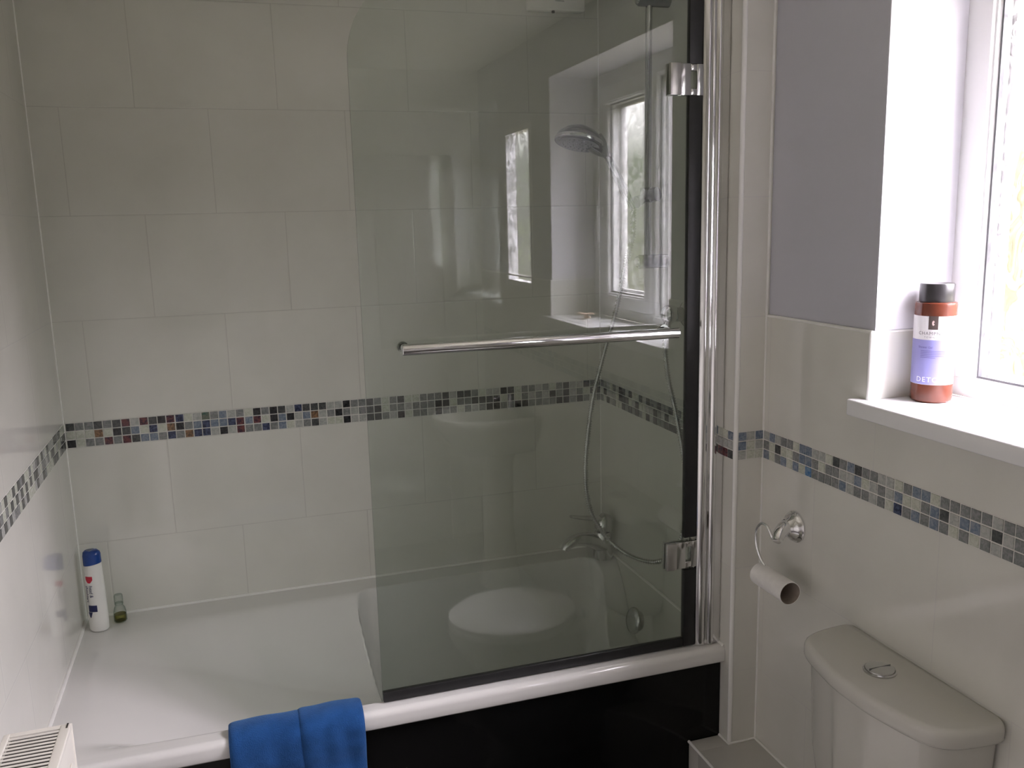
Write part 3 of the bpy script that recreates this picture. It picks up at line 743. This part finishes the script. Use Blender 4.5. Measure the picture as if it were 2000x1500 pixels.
# resample at even steps
seg = [0.0]
for a, b_ in zip(path, path[1:]): seg.append(seg[-1] + (b_ - a).length)
tot = seg[-1]; PITCH = 0.0074; nr = int(tot / PITCH) * 4
pts = []; j = 0
for i in range(nr + 1):
    s = tot * i / nr
    while j < len(seg) - 2 and seg[j + 1] < s: j += 1
    f_ = (s - seg[j]) / max(1e-9, seg[j + 1] - seg[j]); pts.append(path[j].lerp(path[j + 1], f_))
bm = bmesh.new(); tube(bm, pts, [0.0079 if i % 4 in (0, 1) else 0.0052 for i in range(nr + 1)], 12)
o = link('shower_hose', bm, M['chrome_satin'], None, smooth=35); tag(o, 'ribbed chrome shower hose looping down behind the glass screen', 'shower hose')

t = empty('shower_outlet', (L, -0.600, 0.886 + ZR)); tag(t, 'round chrome shower outlet on the alcove end wall, feeding the hose', 'shower valve')
bm = bmesh.new()
lathe(bm, [(0, -0.0005), (0.034, -0.0005), (0.034, -0.004), (0.028, -0.009), (0.020, -0.014), (0.020, -0.034), (0.0, -0.036)], (0, 0, 0), (1, 0, 0), 36)
link('wall_flange', bm, M['chrome_satin'], t, smooth=40)
bm = bmesh.new(); lathe(bm, [(0, -0.072), (0.012, -0.071), (0.021, -0.066), (0.026, -0.056), (0.027, -0.046), (0.022, -0.034), (0, -0.034)], (0, 0.004, 0.002), (1, 0, 0), 32)
link('knob', bm, M['chrome'], t, smooth=50, label='polished chrome knob')
bm = bmesh.new(); tube(bm, [(-0.045, 0, -0.008), (-0.058, 0, -0.022), (-0.060, 0, -0.050)], [0.011, 0.0105, 0.0105], 16); link('hose_nut', bm, M['chrome_satin'], t, smooth=50)

# ------------------------------------------------------------------ glass bath screen
GX0, GX1 = 0.770, 1.590
scr = empty('bath_screen', (L, YG, ZR)); tag(scr, 'hinged clear glass bath screen with chrome fittings and black seals', 'bath screen')
def sl2(bm): bmesh.ops.translate(bm, verts=bm.verts[:], vec=(-L, -YG, -ZR)); return bm
R = 0.20; ztop = ZR + 1.70; zbot = ZR + 0.020
GX2 = 1.612
pts2 = [(GX0, zbot), (GX2, zbot), (GX2, ztop)] + [(GX0 + R - R * math.sin(a), ztop - R + R * math.cos(a)) for a in [math.radians(v) for v in range(0, 91, 5)]]
bm = bmesh.new(); th = 0.003
a = [bm.verts.new((x, YG - th, z)) for x, z in pts2]; b_ = [bm.verts.new((x, YG + th, z)) for x, z in pts2]
bm.faces.new(a); bm.faces.new(b_[::-1])
for i in range(len(pts2)):
    f = bm.faces.new((a[i], a[(i + 1) % len(a)], b_[(i + 1) % len(a)], b_[i])); f.material_index = 1
gp = link('glass_pane', sl2(bm), [M['screen_glass'], M['glass_edge']], scr)
bm = bmesh.new(); box(bm, 1.591, 1.626, YG - 0.008, YG + 0.008, ZR + 0.002, ZR + 0.222, 0.002); box(bm, 1.591, 1.626, YG - 0.008, YG + 0.008, ZR + 0.312, ZR + 1.445, 0.002)
box(bm, 1.591, 1.626, YG - 0.008, YG + 0.008, ZR + 1.517, ztop, 0.002)
link('side_seal', sl2(bm), M['rubber'], scr, smooth=40, label='black rubber side seal')
bm = bmesh.new(); box(bm, GX0 + 0.001, 1.591, YG - 0.007, YG + 0.007, ZR + 0.0015, ZR + 0.027, 0.002)
for k in (1,):
    v = [bm.verts.new(p) for p in ((GX0 + 0.001, YG + 0.002 * k, ZR + 0.006), (1.591, YG + 0.002 * k, ZR + 0.006), (1.591, YG + 0.012 * k, ZR + 0.0012), (GX0 + 0.001, YG + 0.012 * k, ZR + 0.0012))]
    bm.faces.new(v)
link('bottom_seal', sl2(bm), M['rubber'], scr, smooth=40, label='black rubber bottom seal')
# wall profile: rounded post and channel
bm = bmesh.new()
box(bm, 1.650, L - 0.0008, YG - 0.016, YG + 0.016, ZR + 0.0012, ztop + 0.02, 0.003, 3)
tube(bm, [(1.642, YG - 0.002, ZR + 0.0012), (1.642, YG - 0.002, ztop + 0.02)], 0.0165, 36)
tube(bm, [(1.668, YG - 0.012, ZR + 0.0012), (1.668, YG - 0.012, ztop + 0.02)], 0.0105, 28)
link('wall_profile', sl2(bm), M['chrome_profile'], scr, smooth=40, label='polished chrome wall profile')
for zc in (1.480, 0.266):
    z0, z1 = ZR + zc - 0.037, ZR + zc + 0.037
    bm = bmesh.new()
    box(bm, 1.536, 1.566, YG - 0.016, YG - 0.0032, z0, z1, 0.002); box(bm, 1.536, 1.566, YG + 0.0032, YG + 0.014, z0, z1, 0.002)
    h = link('hinge_plate', sl2(bm), M['chrome_plate'], scr, smooth=40)
    bm = bmesh.new()
    box(bm, 1.564, 1.594, YG - 0.011, YG - 0.0032, z0, z1, 0.001); box(bm, 1.564, 1.594, YG + 0.0032, YG + 0.010, z0, z1, 0.001)
    box(bm, 1.592, 1.614, YG - 0.010, YG + 0.010, z1 - 0.017, z1, 0.004, 3); box(bm, 1.592, 1.614, YG - 0.010, YG + 0.010, z0, z0 + 0.017, 0.004, 3)
    box(bm, 1.610, 1.634, YG - 0.010, YG + 0.010, z0, z1, 0.002)
    link('hinge_knuckle', sl2(bm), M['chrome_satin'], h, smooth=40)
# towel bar fixed to the pane
bm = bmesh.new(); lathe(bm, [(0, 0), (0.0118, 0), (0.013, 0.0012), (0.013, 0.6938), (0.0118, 0.695), (0, 0.695)], (0.8495, YG - 0.050, ZR + 0.874), Vector((1, 0, -0.0055)), 32)
tb = link('towel_bar', sl2(bm), M['chrome'], scr, smooth=40, label='horizontal chrome towel bar')
for x in (0.862, 1.532):
    bm = bmesh.new(); zz = ZR + 0.873
    tube(bm, [(x, YG - 0.040, zz), (x, YG - 0.0035, zz)], 0.008, 20)
    lathe(bm, [(0, 0.0032), (0.013, 0.0032), (0.013, 0.012), (0.011, 0.014), (0, 0.014)], (x, YG, zz), (0, 1, 0), 28)
    link('bar_mount', sl2(bm), M['chrome_satin'], tb, smooth=45)

# ------------------------------------------------------------------ toilet
toi = empty('toilet', (XW, -1.445, 0)); tag(toi, 'white close-coupled toilet below the window with its lid down', 'toilet')
def rounded(pts, m=5):
    P = spline([(x, y, 0) for x, y in pts], m); return [(p.x, p.y) for p in P]
def ring_loft(bm, outlines, cap=True):
    rs = [[bm.verts.new((x, y, z)) for x, y in o] for o, z in outlines]
    n = len(rs[0])
    for a, b in zip(rs, rs[1:]):
        for k in range(n): bm.faces.new((a[k], a[(k + 1) % n], b[(k + 1) % n], b[k]))
    if cap: bm.faces.new(rs[0][::-1]); bm.faces.new(rs[-1])
def cistern_outline(s=1.0, dxy=0.0):
    hw, dp = 0.222 * s, 0.178
    base = [(-0.003, hw - 0.012), (-0.012, hw), (-0.05, hw), (-0.110, hw - 0.010), (-0.145, hw - 0.035), (-0.162, hw - 0.080), (-0.174, hw - 0.14), (-0.180, 0.04),
            (-0.180, -0.04), (-0.174, -hw + 0.14), (-0.162, -hw + 0.080), (-0.145, -hw + 0.035), (-0.110, -hw + 0.010), (-0.05, -hw), (-0.012, -hw), (-0.003, -hw + 0.012)]
    out = rounded(base, 4)
    if dxy:
        out = [(x * (0.18 - dxy) / 0.18, y * (hw - dxy) / hw) for x, y in out]
    return out
zl = ZR + 0.230
bm = bmesh.new()
ring_loft(bm, [(cistern_outline(1, 0.006), zl - 0.040), (cistern_outline(1, 0.002), zl - 0.036), (cistern_outline(1, 0.0), zl - 0.030), (cistern_outline(1, 0.0), zl - 0.014),
               (cistern_outline(1, 0.0025), zl - 0.006), (cistern_outline(1, 0.007), zl - 0.0015), (cistern_outline(1, 0.012), zl)])
lid = link('cistern_lid', bm, M['ceramic'], toi, smooth=50)
bm = bmesh.new()
lathe(bm, [(0, 0.0), (0.033, 0.0), (0.033, 0.003), (0.030, 0.0045), (0.029, 0.003), (0.0285, 0.0065), (0.020, 0.0085), (0, 0.0095)], (-0.088, 0.015, zl), (0, 0, 1), 40)
fb = link('flush_button', bm, M['chrome_satin'], lid, smooth=40, label='round chrome dual flush button')
bm = bmesh.new(); box(bm, -0.114, -0.062, 0.0146, 0.0154, zl + 0.007, zl + 0.0098); link('button_split', bm, M['chrome_grey'], fb)
bm = bmesh.new()
ring_loft(bm, [(cistern_outline(0.80, 0.03), 0.405), (cistern_outline(0.86, 0.022), 0.43), (cistern_outline(0.93, 0.014), 0.55), (cistern_outline(0.97, 0.010), zl - 0.041)])
link('cistern_body', bm, M['ceramic'], toi, smooth=50)
def seat_outline(s=1.0, e=0.0):
    P = []
    for k in range(48):
        a = 2 * math.pi * k / 48
        x = math.cos(a); y = math.sin(a)
        rx = 0.235 if x < 0 else 0.20
        P.append((-0.455 + x * (rx - e) * s, y * (0.183 - e) * s * (1.0 if x < 0 else (1 - 0.10 * x * x))))
    return P
bm = bmesh.new(); ring_loft(bm, [(seat_outline(1, 0.006), 0.396), (seat_outline(1, 0), 0.401), (seat_outline(1, 0), 0.412), (seat_outline(1, 0.005), 0.416)])
link('seat', bm, M['plastic_white'], toi, smooth=50)
bm = bmesh.new(); ring_loft(bm, [(seat_outline(1, 0.004), 0.418), (seat_outline(1, 0), 0.424), (seat_outline(1, 0.002), 0.432), (seat_outline(1, 0.02), 0.438), (seat_outline(1, 0.07), 0.441)])
link('seat_lid', bm, M['plastic_white'], toi, smooth=50)
bm = bmesh.new()
def pan(sx_, sy_, ox, z): return ([(-0.40 + ox + math.cos(2 * math.pi * k / 48) * sx_, math.sin(2 * math.pi * k / 48) * sy_) for k in range(48)], z)
ring_loft(bm, [pan(0.22, 0.11, 0.06, 0.0), pan(0.21, 0.10, 0.06, 0.03), pan(0.18, 0.085, 0.05, 0.14), pan(0.21, 0.12, 0.02, 0.24), pan(0.255, 0.170, -0.02, 0.33), pan(0.262, 0.178, -0.03, 0.38), pan(0.258, 0.174, -0.03, 0.394)])
box(bm, -0.26, -0.02, -0.15, 0.15, 0.30, 0.404, 0.02, 4)
box(bm, -0.24, -0.02, -0.09, 0.09, 0.0, 0.31, 0.02, 4)
link('pan', bm, M['ceramic'], toi, smooth=50)
for s in (-1, 1):
    bm = bmesh.new(); lathe(bm, [(0, 0), (0.014, 0), (0.014, 0.024), (0.010, 0.03), (0, 0.031)], (-0.245, 0.075 * s, 0.402), (0, 0, 1), 20)
    link('seat_hinge', bm, M['chrome'], toi, smooth=45)

# ------------------------------------------------------------------ washbasin nearer the viewer (seen in the glass)
bs = empty('washbasin', (XW, -2.66, 0)); tag(bs, 'white pedestal washbasin on the window wall, past the toilet', 'washbasin')
def bo(e, z):
    base = [(-0.001, 0.22 - e), (-0.10, 0.235 - e), (-0.26, 0.225 - e), (-0.38, 0.17 - e), (-0.44 + e, 0.07), (-0.44 + e, -0.07), (-0.38, -0.17 + e), (-0.26, -0.225 + e), (-0.10, -0.235 + e), (-0.001, -0.22 + e)]
    return (rounded(base, 5), z)
bm = bmesh.new()
ring_loft(bm, [bo(0.12, 0.66), bo(0.07, 0.70), bo(0.02, 0.77), bo(0, 0.81), bo(0, 0.835), bo(0.008, 0.842)], cap=False)
outer = bo(0.008, 0.842)[0]
inner = [bo(0.045, 0.840), bo(0.06, 0.82), bo(0.10, 0.74), bo(0.15, 0.71)]
ring_loft(bm, [(outer, 0.842)] + inner, cap=False)
bmesh.ops.remove_doubles(bm, verts=bm.verts[:], dist=0.0002)
link('basin', bm, M['ceramic'], bs, smooth=50)
bm = bmesh.new(); lathe(bm, [(0.10, 0), (0.09, 0.05), (0.07, 0.3), (0.075, 0.6), (0.10, 0.68), (0, 0.69)], (-0.15, 0, 0), (0, 0, 1), 32); link('pedestal', bm, M['ceramic'], bs, smooth=50)
bm = bmesh.new()
lathe(bm, [(0, 0), (0.024, 0), (0.022, 0.05), (0.020, 0.08), (0, 0.084)], (-0.07, 0, 0.842), (0, 0, 1), 24)
tube(bm, spline([(-0.07, 0, 0.885), (-0.12, 0, 0.905), (-0.175, 0, 0.895)], 5), 0.012, 16)
link('basin_tap', bm, M['chrome'], bs, smooth=50)

# ------------------------------------------------------------------ toilet roll holder and the empty roll
h = empty('toilet_roll_holder', (XW, -1.016, 0.391 + ZR)); tag(h, 'chrome hook toilet roll holder on the tiles above the cistern', 'toilet roll holder')
bm = bmesh.new()
lathe(bm, [(0, -0.0008), (0.0395, -0.0008), (0.0395, -0.006), (0.036, -0.010), (0.035, -0.014), (0.031, -0.018), (0.026, -0.023), (0.0215, -0.031), (0, -0.034)], (0, 0, 0), (1, 0, 0), 40)
link('wall_rose', bm, M['chrome'], h, smooth=35)
bm = bmesh.new()
sp = spline([(-0.015, 0, 0), (-0.034, -0.003, 0.001), (-0.052, -0.010, -0.006), (-0.066, -0.019, -0.018)], 8)
tube(bm, sp, [0.0215 - 0.0085 * i / len(sp) for i in range(len(sp))], 22)
lathe(bm, [(0.013, -0.002), (0.0125, 0.002), (0.0105, 0.006), (0, 0.0075)], sp[-1], (sp[-1] - sp[-2]), 22)
link('arm', bm, M['chrome'], h, smooth=50)
bm = bmesh.new()
wp = spline([(-0.067, -0.020, -0.020), (-0.072, -0.008, -0.018), (-0.075, 0.012, 0.006), (-0.076, 0.036, 0.006), (-0.077, 0.054, -0.018), (-0.077, 0.054, -0.052), (-0.076, 0.040, -0.080), (-0.074, 0.024, -0.097), (-0.073, 0.004, -0.1035), (-0.073, -0.070, -0.1035)], 8)
tube(bm, wp, 0.0037, 12)
link('hook', bm, M['chrome'], h, smooth=60)
roll = empty('toilet_roll_tube', (1.706, -1.044, 0.2645 + ZR)); tag(roll, 'empty white cardboard toilet roll tube hanging on the chrome hook', 'toilet roll tube')
bm = bmesh.new()
ro, ri, hl = 0.0282, 0.0270, 0.064
tube(bm, [(0, hl, 0.001), (0, -hl, -0.001)], ro, 40, caps=False, mi=0)
tube(bm, [(0, hl, 0.001), (0, -hl, -0.001)], ri, 40, caps=False, mi=1)
bm.verts.ensure_lookup_table()
for base_ in (0, 40):
    for k in range(40):
        k2 = (k + 1) % 40
        f = bm.faces.new((bm.verts[base_ + k], bm.verts[base_ + k2], bm.verts[80 + base_ + k2], bm.verts[80 + base_ + k])); f.material_index = 0
o = link('tube', bm, [M['card'], M['card_inner']], roll, smooth=40)

# ------------------------------------------------------------------ bottle on the sill
bt = empty('shower_gel_bottle', (1.900, -1.304, WZ0), 0.0)
tag(bt, 'brown bottle with black cap and white and lilac label on the window sill', 'bottle')
BR = 0.0410
fa = math.atan2(-2.797 + 1.304, 0.486 - 1.900)          # label faces into the room, towards the corner by the door
def cyl(bm, r, z0, z1, a0=None, a1=None, mi=0, n=48, th_=0.0):
    """cylinder patch; angles measured from the label's front, positive to its right"""
    if a0 is None:
        tube(bm, [(0, 0, z0), (0, 0, z1)], r, n, caps=False, mi=mi); return
    ang = [a0 + (a1 - a0) * i / n for i in range(n + 1)]
    lo = [bm.verts.new((r * math.cos(fa + t_), r * math.sin(fa + t_), z0)) for t_ in ang]; hi = [bm.verts.new((r * math.cos(fa + t_), r * math.sin(fa + t_), z1)) for t_ in ang]
    for i in range(n):
        f = bm.faces.new((lo[i], lo[i + 1], hi[i + 1], hi[i])); f.material_index = mi
bm = bmesh.new()
lathe(bm, [(0, 0.0005), (BR - 0.003, 0.0005), (BR, 0.004), (BR, 0.2050), (BR - 0.001, 0.2095), (BR - 0.006, 0.2112), (0, 0.2115)], (0, 0, 0), (0, 0, 1), 64)
body = link('bottle_body', bm, [M['brown_plastic']], bt, smooth=40)
bm = bmesh.new(); lathe(bm, [(0, 0.2110), (0.0335, 0.2110), (0.0340, 0.2120), (0.0340, 0.2475), (0.0325, 0.2495), (0, 0.2497)], (0, 0, 0), (0, 0, 1), 56)
link('cap', bm, M['cap_black'], bt, smooth=40)
bm = bmesh.new(); cyl(bm, BR + 0.0003, 0.0395, 0.1835, -2.3, 2.3)
lb = link('label', bm, M['label_white'], bt, smooth=60)
bm = bmesh.new(); cyl(bm, BR + 0.0006, 0.0400, 0.1340, -1.95, 0.72); link('lilac_panel', bm, M['label_lilac'], lb, smooth=60)
bm = bmesh.new(); cyl(bm, BR + 0.0006, 0.1560, 0.1840, -0.30, 0.15, n=10); link('emblem_block', bm, M['label_dark'], lb, smooth=60)
def wrap(s, size, z, a, mat, name, r=BR + 0.0008, spacing=1.0):
    return text_mesh(s, size, mat, name, lb, lambda x, y, d: ((r + d) * math.cos(fa + a + x / r), (r + d) * math.sin(fa + a + x / r), z + y), 0.0001, spacing)
wrap('CHAMPNEYS', 0.0098, 0.1475, -0.05, M['ink_grey'], 'lettering', spacing=1.15)
wrap('TOWN SPA', 0.0052, 0.1395, -0.05, M['ink_grey'], 'lettering', spacing=1.5)
wrap('DETOX', 0.0150, 0.0500, -0.10, M['label_white'], 'lettering', spacing=1.2)
wrap('Shower Gel', 0.0062, 0.1185, -0.40, M['ink_violet'], 'lettering')
bm = bmesh.new()
for k in range(5): cyl(bm, BR + 0.0008, 0.1105 - k * 0.0035, 0.1115 - k * 0.0035, -0.62, 0.55 - (0.45 if k == 4 else 0), n=20)
link('small_print', bm, M['ink_violet'], lb)
bm = bmesh.new()
for k in range(14):
    a0 = -0.075 + 0.06 * math.cos(2 * math.pi * k / 14); a1 = -0.075 + 0.06 * math.cos(2 * math.pi * (k + 1) / 14)
    za = 0.1695 + 0.0052 * math.sin(2 * math.pi * k / 14); zb_ = 0.1695 + 0.0052 * math.sin(2 * math.pi * (k + 1) / 14)
    q = [(a0, za), (a1, zb_), (-0.075, 0.1695)]
    if k not in (0, 13):
        bm.faces.new([bm.verts.new(((BR + 0.0010) * math.cos(fa + aa), (BR + 0.0010) * math.sin(fa + aa), zz)) for aa, zz in q])
link('emblem', bm, M['ink_pink'], lb)

# shell at the far end of the sill
bm = bmesh.new()
n_r = 11
for s_ in (1,):
    ctr = bm.verts.new((0, 0, 0.006)); prev = None; rings_ = []
    for i in range(1, 6):
        rr_ = 0.044 * i / 5; row_ = []
        for k in range(n_r * 2 + 1):
            a_ = math.radians(-75 + 150 * k / (n_r * 2)); rib = 0.0022 * (1 if k % 2 else -1) * (i / 5)
            row_.append(bm.verts.new((rr_ * math.cos(a_), rr_ * math.sin(a_), 0.006 + 0.020 * math.sin(i / 5 * 2.2) + rib)))
        rings_.append(row_)
    for k in range(n_r * 2): bm.faces.new((ctr, rings_[0][k], rings_[0][k + 1]))
    for a, b_ in zip(rings_, rings_[1:]):
        for k in range(n_r * 2): bm.faces.new((a[k], a[k + 1], b_[k + 1], b_[k]))
box(bm, -0.008, 0.006, -0.014, 0.014, 0.0008, 0.009, 0.003)
o = link('seashell', bm, M['shell'], None, smooth=30); o.location = (1.872, -2.121, WZ0); o.rotation_euler = (0, 0, 2.4)
m_ = o.modifiers.new('thick', 'SOLIDIFY'); m_.thickness = 0.0012
tag(o, 'small brown seashell at the far end of the window sill', 'seashell')

# ------------------------------------------------------------------ shampoo bottle in the bath corner
sb = empty('shampoo_bottle', (0.050, -0.100, ZR), math.radians(-18))
tag(sb, 'slim white shampoo bottle with blue cap standing in the corner of the bath', 'bottle')
def oval(rx, ry, z, tilt=0.0, n=40): return [(rx * math.cos(2 * math.pi * k / n), ry * math.sin(2 * math.pi * k / n), z + tilt * math.cos(2 * math.pi * k / n)) for k in range(n)]
def loft3(bm, rings, cap=True, mi=0):
    rs = [[bm.verts.new(p) for p in r_] for r_ in rings]; n = len(rs[0])
    for a, b in zip(rs, rs[1:]):
        for k in range(n): f = bm.faces.new((a[k], a[(k + 1) % n], b[(k + 1) % n], b[k])); f.material_index = mi
    if cap: bm.faces.new(rs[0][::-1]); bm.faces.new(rs[-1])
bm = bmesh.new()
loft3(bm, [oval(0.024, 0.019, 0.001), oval(0.0275, 0.022, 0.006), oval(0.0285, 0.0225, 0.03), oval(0.0280, 0.0220, 0.10), oval(0.0265, 0.0205, 0.17), oval(0.0255, 0.0195, 0.204, 0.004)])
link('bottle_body', bm, M['bottle_white'], sb, smooth=50)
bm = bmesh.new()
loft3(bm, [oval(0.0250, 0.0192, 0.2045, 0.004), oval(0.0258, 0.0198, 0.207, 0.004), oval(0.0255, 0.0195, 0.232, 0.002), oval(0.0235, 0.0178, 0.241, 0.0), oval(0.018, 0.013, 0.246, 0.0)])
link('cap', bm, M['cap_blue'], sb, smooth=45)
def patch(name, mat, a0, a1, z0, z1, shape=None, e=0.0004, n=14):
    """decal on the oval body: a in radians, 0 = +x of the bottle"""
    bm = bmesh.new(); rows = []
    for j in range(7):
        z = z0 + (z1 - z0) * j / 6; row = []
        for i in range(n + 1):
            s = i / n; w = 1.0 if shape is None else shape(j / 6)
            a_ = (a0 + a1) / 2 + (s - 0.5) * (a1 - a0) * w
            k_ = z / 0.204; rx = 0.0286 - 0.0030 * k_ ** 2 + e; ry = 0.0226 - 0.0030 * k_ ** 2 + e
            row.append(bm.verts.new((rx * math.cos(a_), ry * math.sin(a_), z)))
        rows.append(row)
    for a, b in zip(rows, rows[1:]):
        for i in range(n): bm.faces.new((a[i], a[i + 1], b[i + 1], b[i]))
    return link(name, bm, mat, sb, smooth=60)
fc = math.radians(-104)
patch('shield_mark', M['ink_red'], fc - 0.42, fc + 0.42, 0.152, 0.172, lambda v: 0.35 + 0.65 * min(1, v * 2.2))
patch('blue_mark', M['ink_navy'], fc - 0.35, fc + 0.60, 0.064, 0.084)
patch('swirl_mark', M['ink_navy'], fc - 0.45, fc + 0.10, 0.046, 0.063, lambda v: 0.25 + 0.75 * v)
def wrap_sb(s, size, zc, a_c, mat):
    def xf(x, y, d):
        z = zc - x; a_ = a_c + y / 0.024; k_ = z / 0.204
        return ((0.0292 - 0.0030 * k_ ** 2 + d) * math.cos(a_), (0.0232 - 0.0030 * k_ ** 2 + d) * math.sin(a_), z)
    return text_mesh(s, size, mat, 'lettering', sb, xf, 0.0001)
wrap_sb('head &', 0.013, 0.126, fc + 0.14, M['ink_navy'])
wrap_sb('shoulders', 0.013, 0.118, fc - 0.34, M['ink_navy'])

# little vial beside it
vi = empty('vial', (0.103, -0.062, ZR)); tag(vi, 'small clear vial of yellow-green liquid beside the shampoo bottle', 'bottle')
bm = bmesh.new()
lathe(bm, [(0, 0.001), (0.0165, 0.001), (0.0190, 0.005), (0.0180, 0.030), (0.0150, 0.044), (0.0105, 0.052), (0.0105, 0.060), (0, 0.060)], (0, 0, 0), (0, 0, 1), 32)
link('glass', bm, M['vial_clear'], vi, smooth=50)
bm = bmesh.new(); lathe(bm, [(0, 0.003), (0.0150, 0.003), (0.0172, 0.006), (0.0168, 0.024), (0, 0.024)], (0, 0, 0), (0, 0, 1), 32)
link('liquid', bm, M['vial_liquid'], vi, smooth=50, label='yellow-green liquid')
bm = bmesh.new(); lathe(bm, [(0.0118, 0.053), (0.0125, 0.056), (0.0120, 0.082), (0.0105, 0.085), (0, 0.0855)], (0, 0, 0), (0, 0, 1), 28)
link('cap', bm, M['vial_clear'], vi, smooth=50)

# ------------------------------------------------------------------ blue towel over the rim
tw = empty('towel', (0.565, -0.84, ZR)); tag(tw, 'blue terry hand towel folded over the front rim of the bath', 'towel')
def towel_lobe(x0, x1, seed, dz, yoff):
    rnd = random.Random(seed)
    prof = [(-0.752, -0.060), (-0.757, -0.035), (-0.764, -0.014), (-0.771, 0.002), (-0.782, 0.012), (-0.797, 0.0155), (-0.815, 0.0155), (-0.832, 0.009), (-0.8455, -0.006), (-0.8515, -0.030), (-0.853, -0.07)]
    z = -0.10
    while z > -0.475: prof.append((-0.852 + 0.004 * math.sin(z * 16 + seed), z)); z -= 0.03
    prof = [(p.x, p.y) for p in spline([(a_, b__, 0) for a_, b__ in prof], 3)]
    bm = bmesh.new(); NX = 26; cols = []
    for i in range(NX + 1):
        s = i / NX; col = []
        edge = min(s, 1 - s) * NX / 3.0; rnd_e = 1 - math.sqrt(max(0.0, 1 - (1 - min(1, edge)) ** 2))
        for j, (y, z) in enumerate(prof):
            front = smooth01((-0.80 - y) / 0.03)
            w = 0.0022 * math.sin(s * 7.3 + seed + z * 5) + 0.0016 * math.sin(s * 17 + z * 11 + seed)
            yy = y + (yoff - 0.003) * front + w * front + rnd_e * 0.007 * front
            zz = z + dz - rnd_e * 0.006 * (1 if z > -0.02 else 0) + 0.0012 * math.sin(s * 9 + seed) * (1 if z > -0.02 else 0)
            if y > -0.80: zz = max(zz, bath_h(x0 + (x1 - x0) * s, y) + 0.0065)
            flare = -0.012 * smooth01((-z - 0.02) / 0.3) * (1 if s < 0.5 else -1) * abs(s - 0.5) * (0.6 if seed == 4 else -0.2)
            col.append(bm.verts.new((x0 + (x1 - x0) * s + flare - 0.565, yy + 0.84, zz)))
        cols.append(col)
    for a, b in zip(cols, cols[1:]):
        for k in range(len(a) - 1): bm.faces.new((a[k], b[k], b[k + 1], a[k + 1]))
    o = link('towel_fold', bm, M['towel'], tw, smooth=80)
    m_ = o.modifiers.new('thick', 'SOLIDIFY'); m_.thickness = 0.007; m_.offset = 0
    m2 = o.modifiers.new('soft', 'SUBSURF'); m2.levels = 1; m2.render_levels = 1
    return o
towel_lobe(0.408, 0.580, 4, 0.000, 0.002)
towel_lobe(0.566, 0.716, 9, 0.004, -0.004)

# ------------------------------------------------------------------ radiator on the left wall
rd = empty('radiator', (0, -1.074, 0)); tag(rd, 'cream panel radiator with a slotted top grille on the left wall', 'radiator')
zt = ZR + 0.24; zb0 = 0.16; x0r, x1r = 0.026, 0.139; LEN = 1.0
def panel(name, xa, xb):
    bm = bmesh.new(); box(bm, xa, xb, -LEN + 0.004, -0.003, zb0, zt - 0.006, 0.003, 3)
    return bm
bm = panel('f', x1r - 0.012, x1r)
k = 0
y = -0.04
while y > -LEN + 0.04:
    box(bm, x1r - 0.001, x1r + 0.0035, y - 0.022, y, zb0 + 0.05, zt - 0.06, 0.003, 2); y -= 0.0375
link('front_panel', bm, M['enamel_cream'], rd, smooth=40)
bm = panel('b', x0r, x0r + 0.012); link('rear_panel', bm, M['enamel_cream'], rd, smooth=40)
for yy in (-0.0, -LEN + 0.004):
    bm = bmesh.new(); box(bm, x0r + 0.004, x1r + 0.002, yy - 0.004, yy, zb0 - 0.0, zt - 0.002, 0.0015, 2)
    link('end_panel', bm, M['enamel_cream'], rd, smooth=40)
bm = bmesh.new()
gx0, gx1 = x0r + 0.012, x1r - 0.017
box(bm, gx1, x1r + 0.0015, -LEN, -0.004, zt - 0.010, zt, 0.0025, 3)
box(bm, x0r, gx0, -LEN, -0.004, zt - 0.010, zt, 0.0025, 3)
box(bm, gx0 - 0.001, gx1 + 0.001, -0.016, -0.0045, zt - 0.009, zt - 0.0012); box(bm, gx0 - 0.001, gx1 + 0.001, -LEN, -LEN + 0.012, zt - 0.009, zt - 0.0012)
y = -0.0215
while y > -LEN + 0.02:
    box(bm, gx0 - 0.001, gx1 + 0.001, y - 0.0052, y, zt - 0.0024, zt - 0.0010); y -= 0.01165
link('top_grille', bm, M['enamel_cream'], rd, smooth=40)
bm = bmesh.new(); box(bm, gx0, gx1, -LEN + 0.01, -0.012, zb0 + 0.02, zt - 0.011); link('slot_shade', bm, M['dark_slot'], rd)  # solid dark block, stands in for the shade beneath the grille slots
bm = bmesh.new(); box(bm, x1r - 0.006, x1r - 0.003, -0.020, -0.0035, zt - 0.010, zt + 0.0008); link('clip_slot', bm, M['dark_slot'], rd)
for yy in (-0.15, -LEN + 0.15):
    bm = bmesh.new(); box(bm, 0.0008, x0r + 0.002, yy - 0.02, yy + 0.02, zb0 + 0.1, zt - 0.1, 0.002); link('wall_bracket', bm, M['enamel_cream'], rd, smooth=40)
for yy in (-0.02, -LEN + 0.02):
    bm = bmesh.new(); tube(bm, [(0.08, yy, 0.0), (0.08, yy, zb0 + 0.03)], 0.0075, 14); lathe(bm, [(0.012, 0), (0.016, 0.01), (0.016, 0.05), (0.010, 0.06)], (0.08, yy, 0.09), (0, 0, 1), 16)
    link('valve_pipe', bm, M['chrome'], rd, smooth=45)
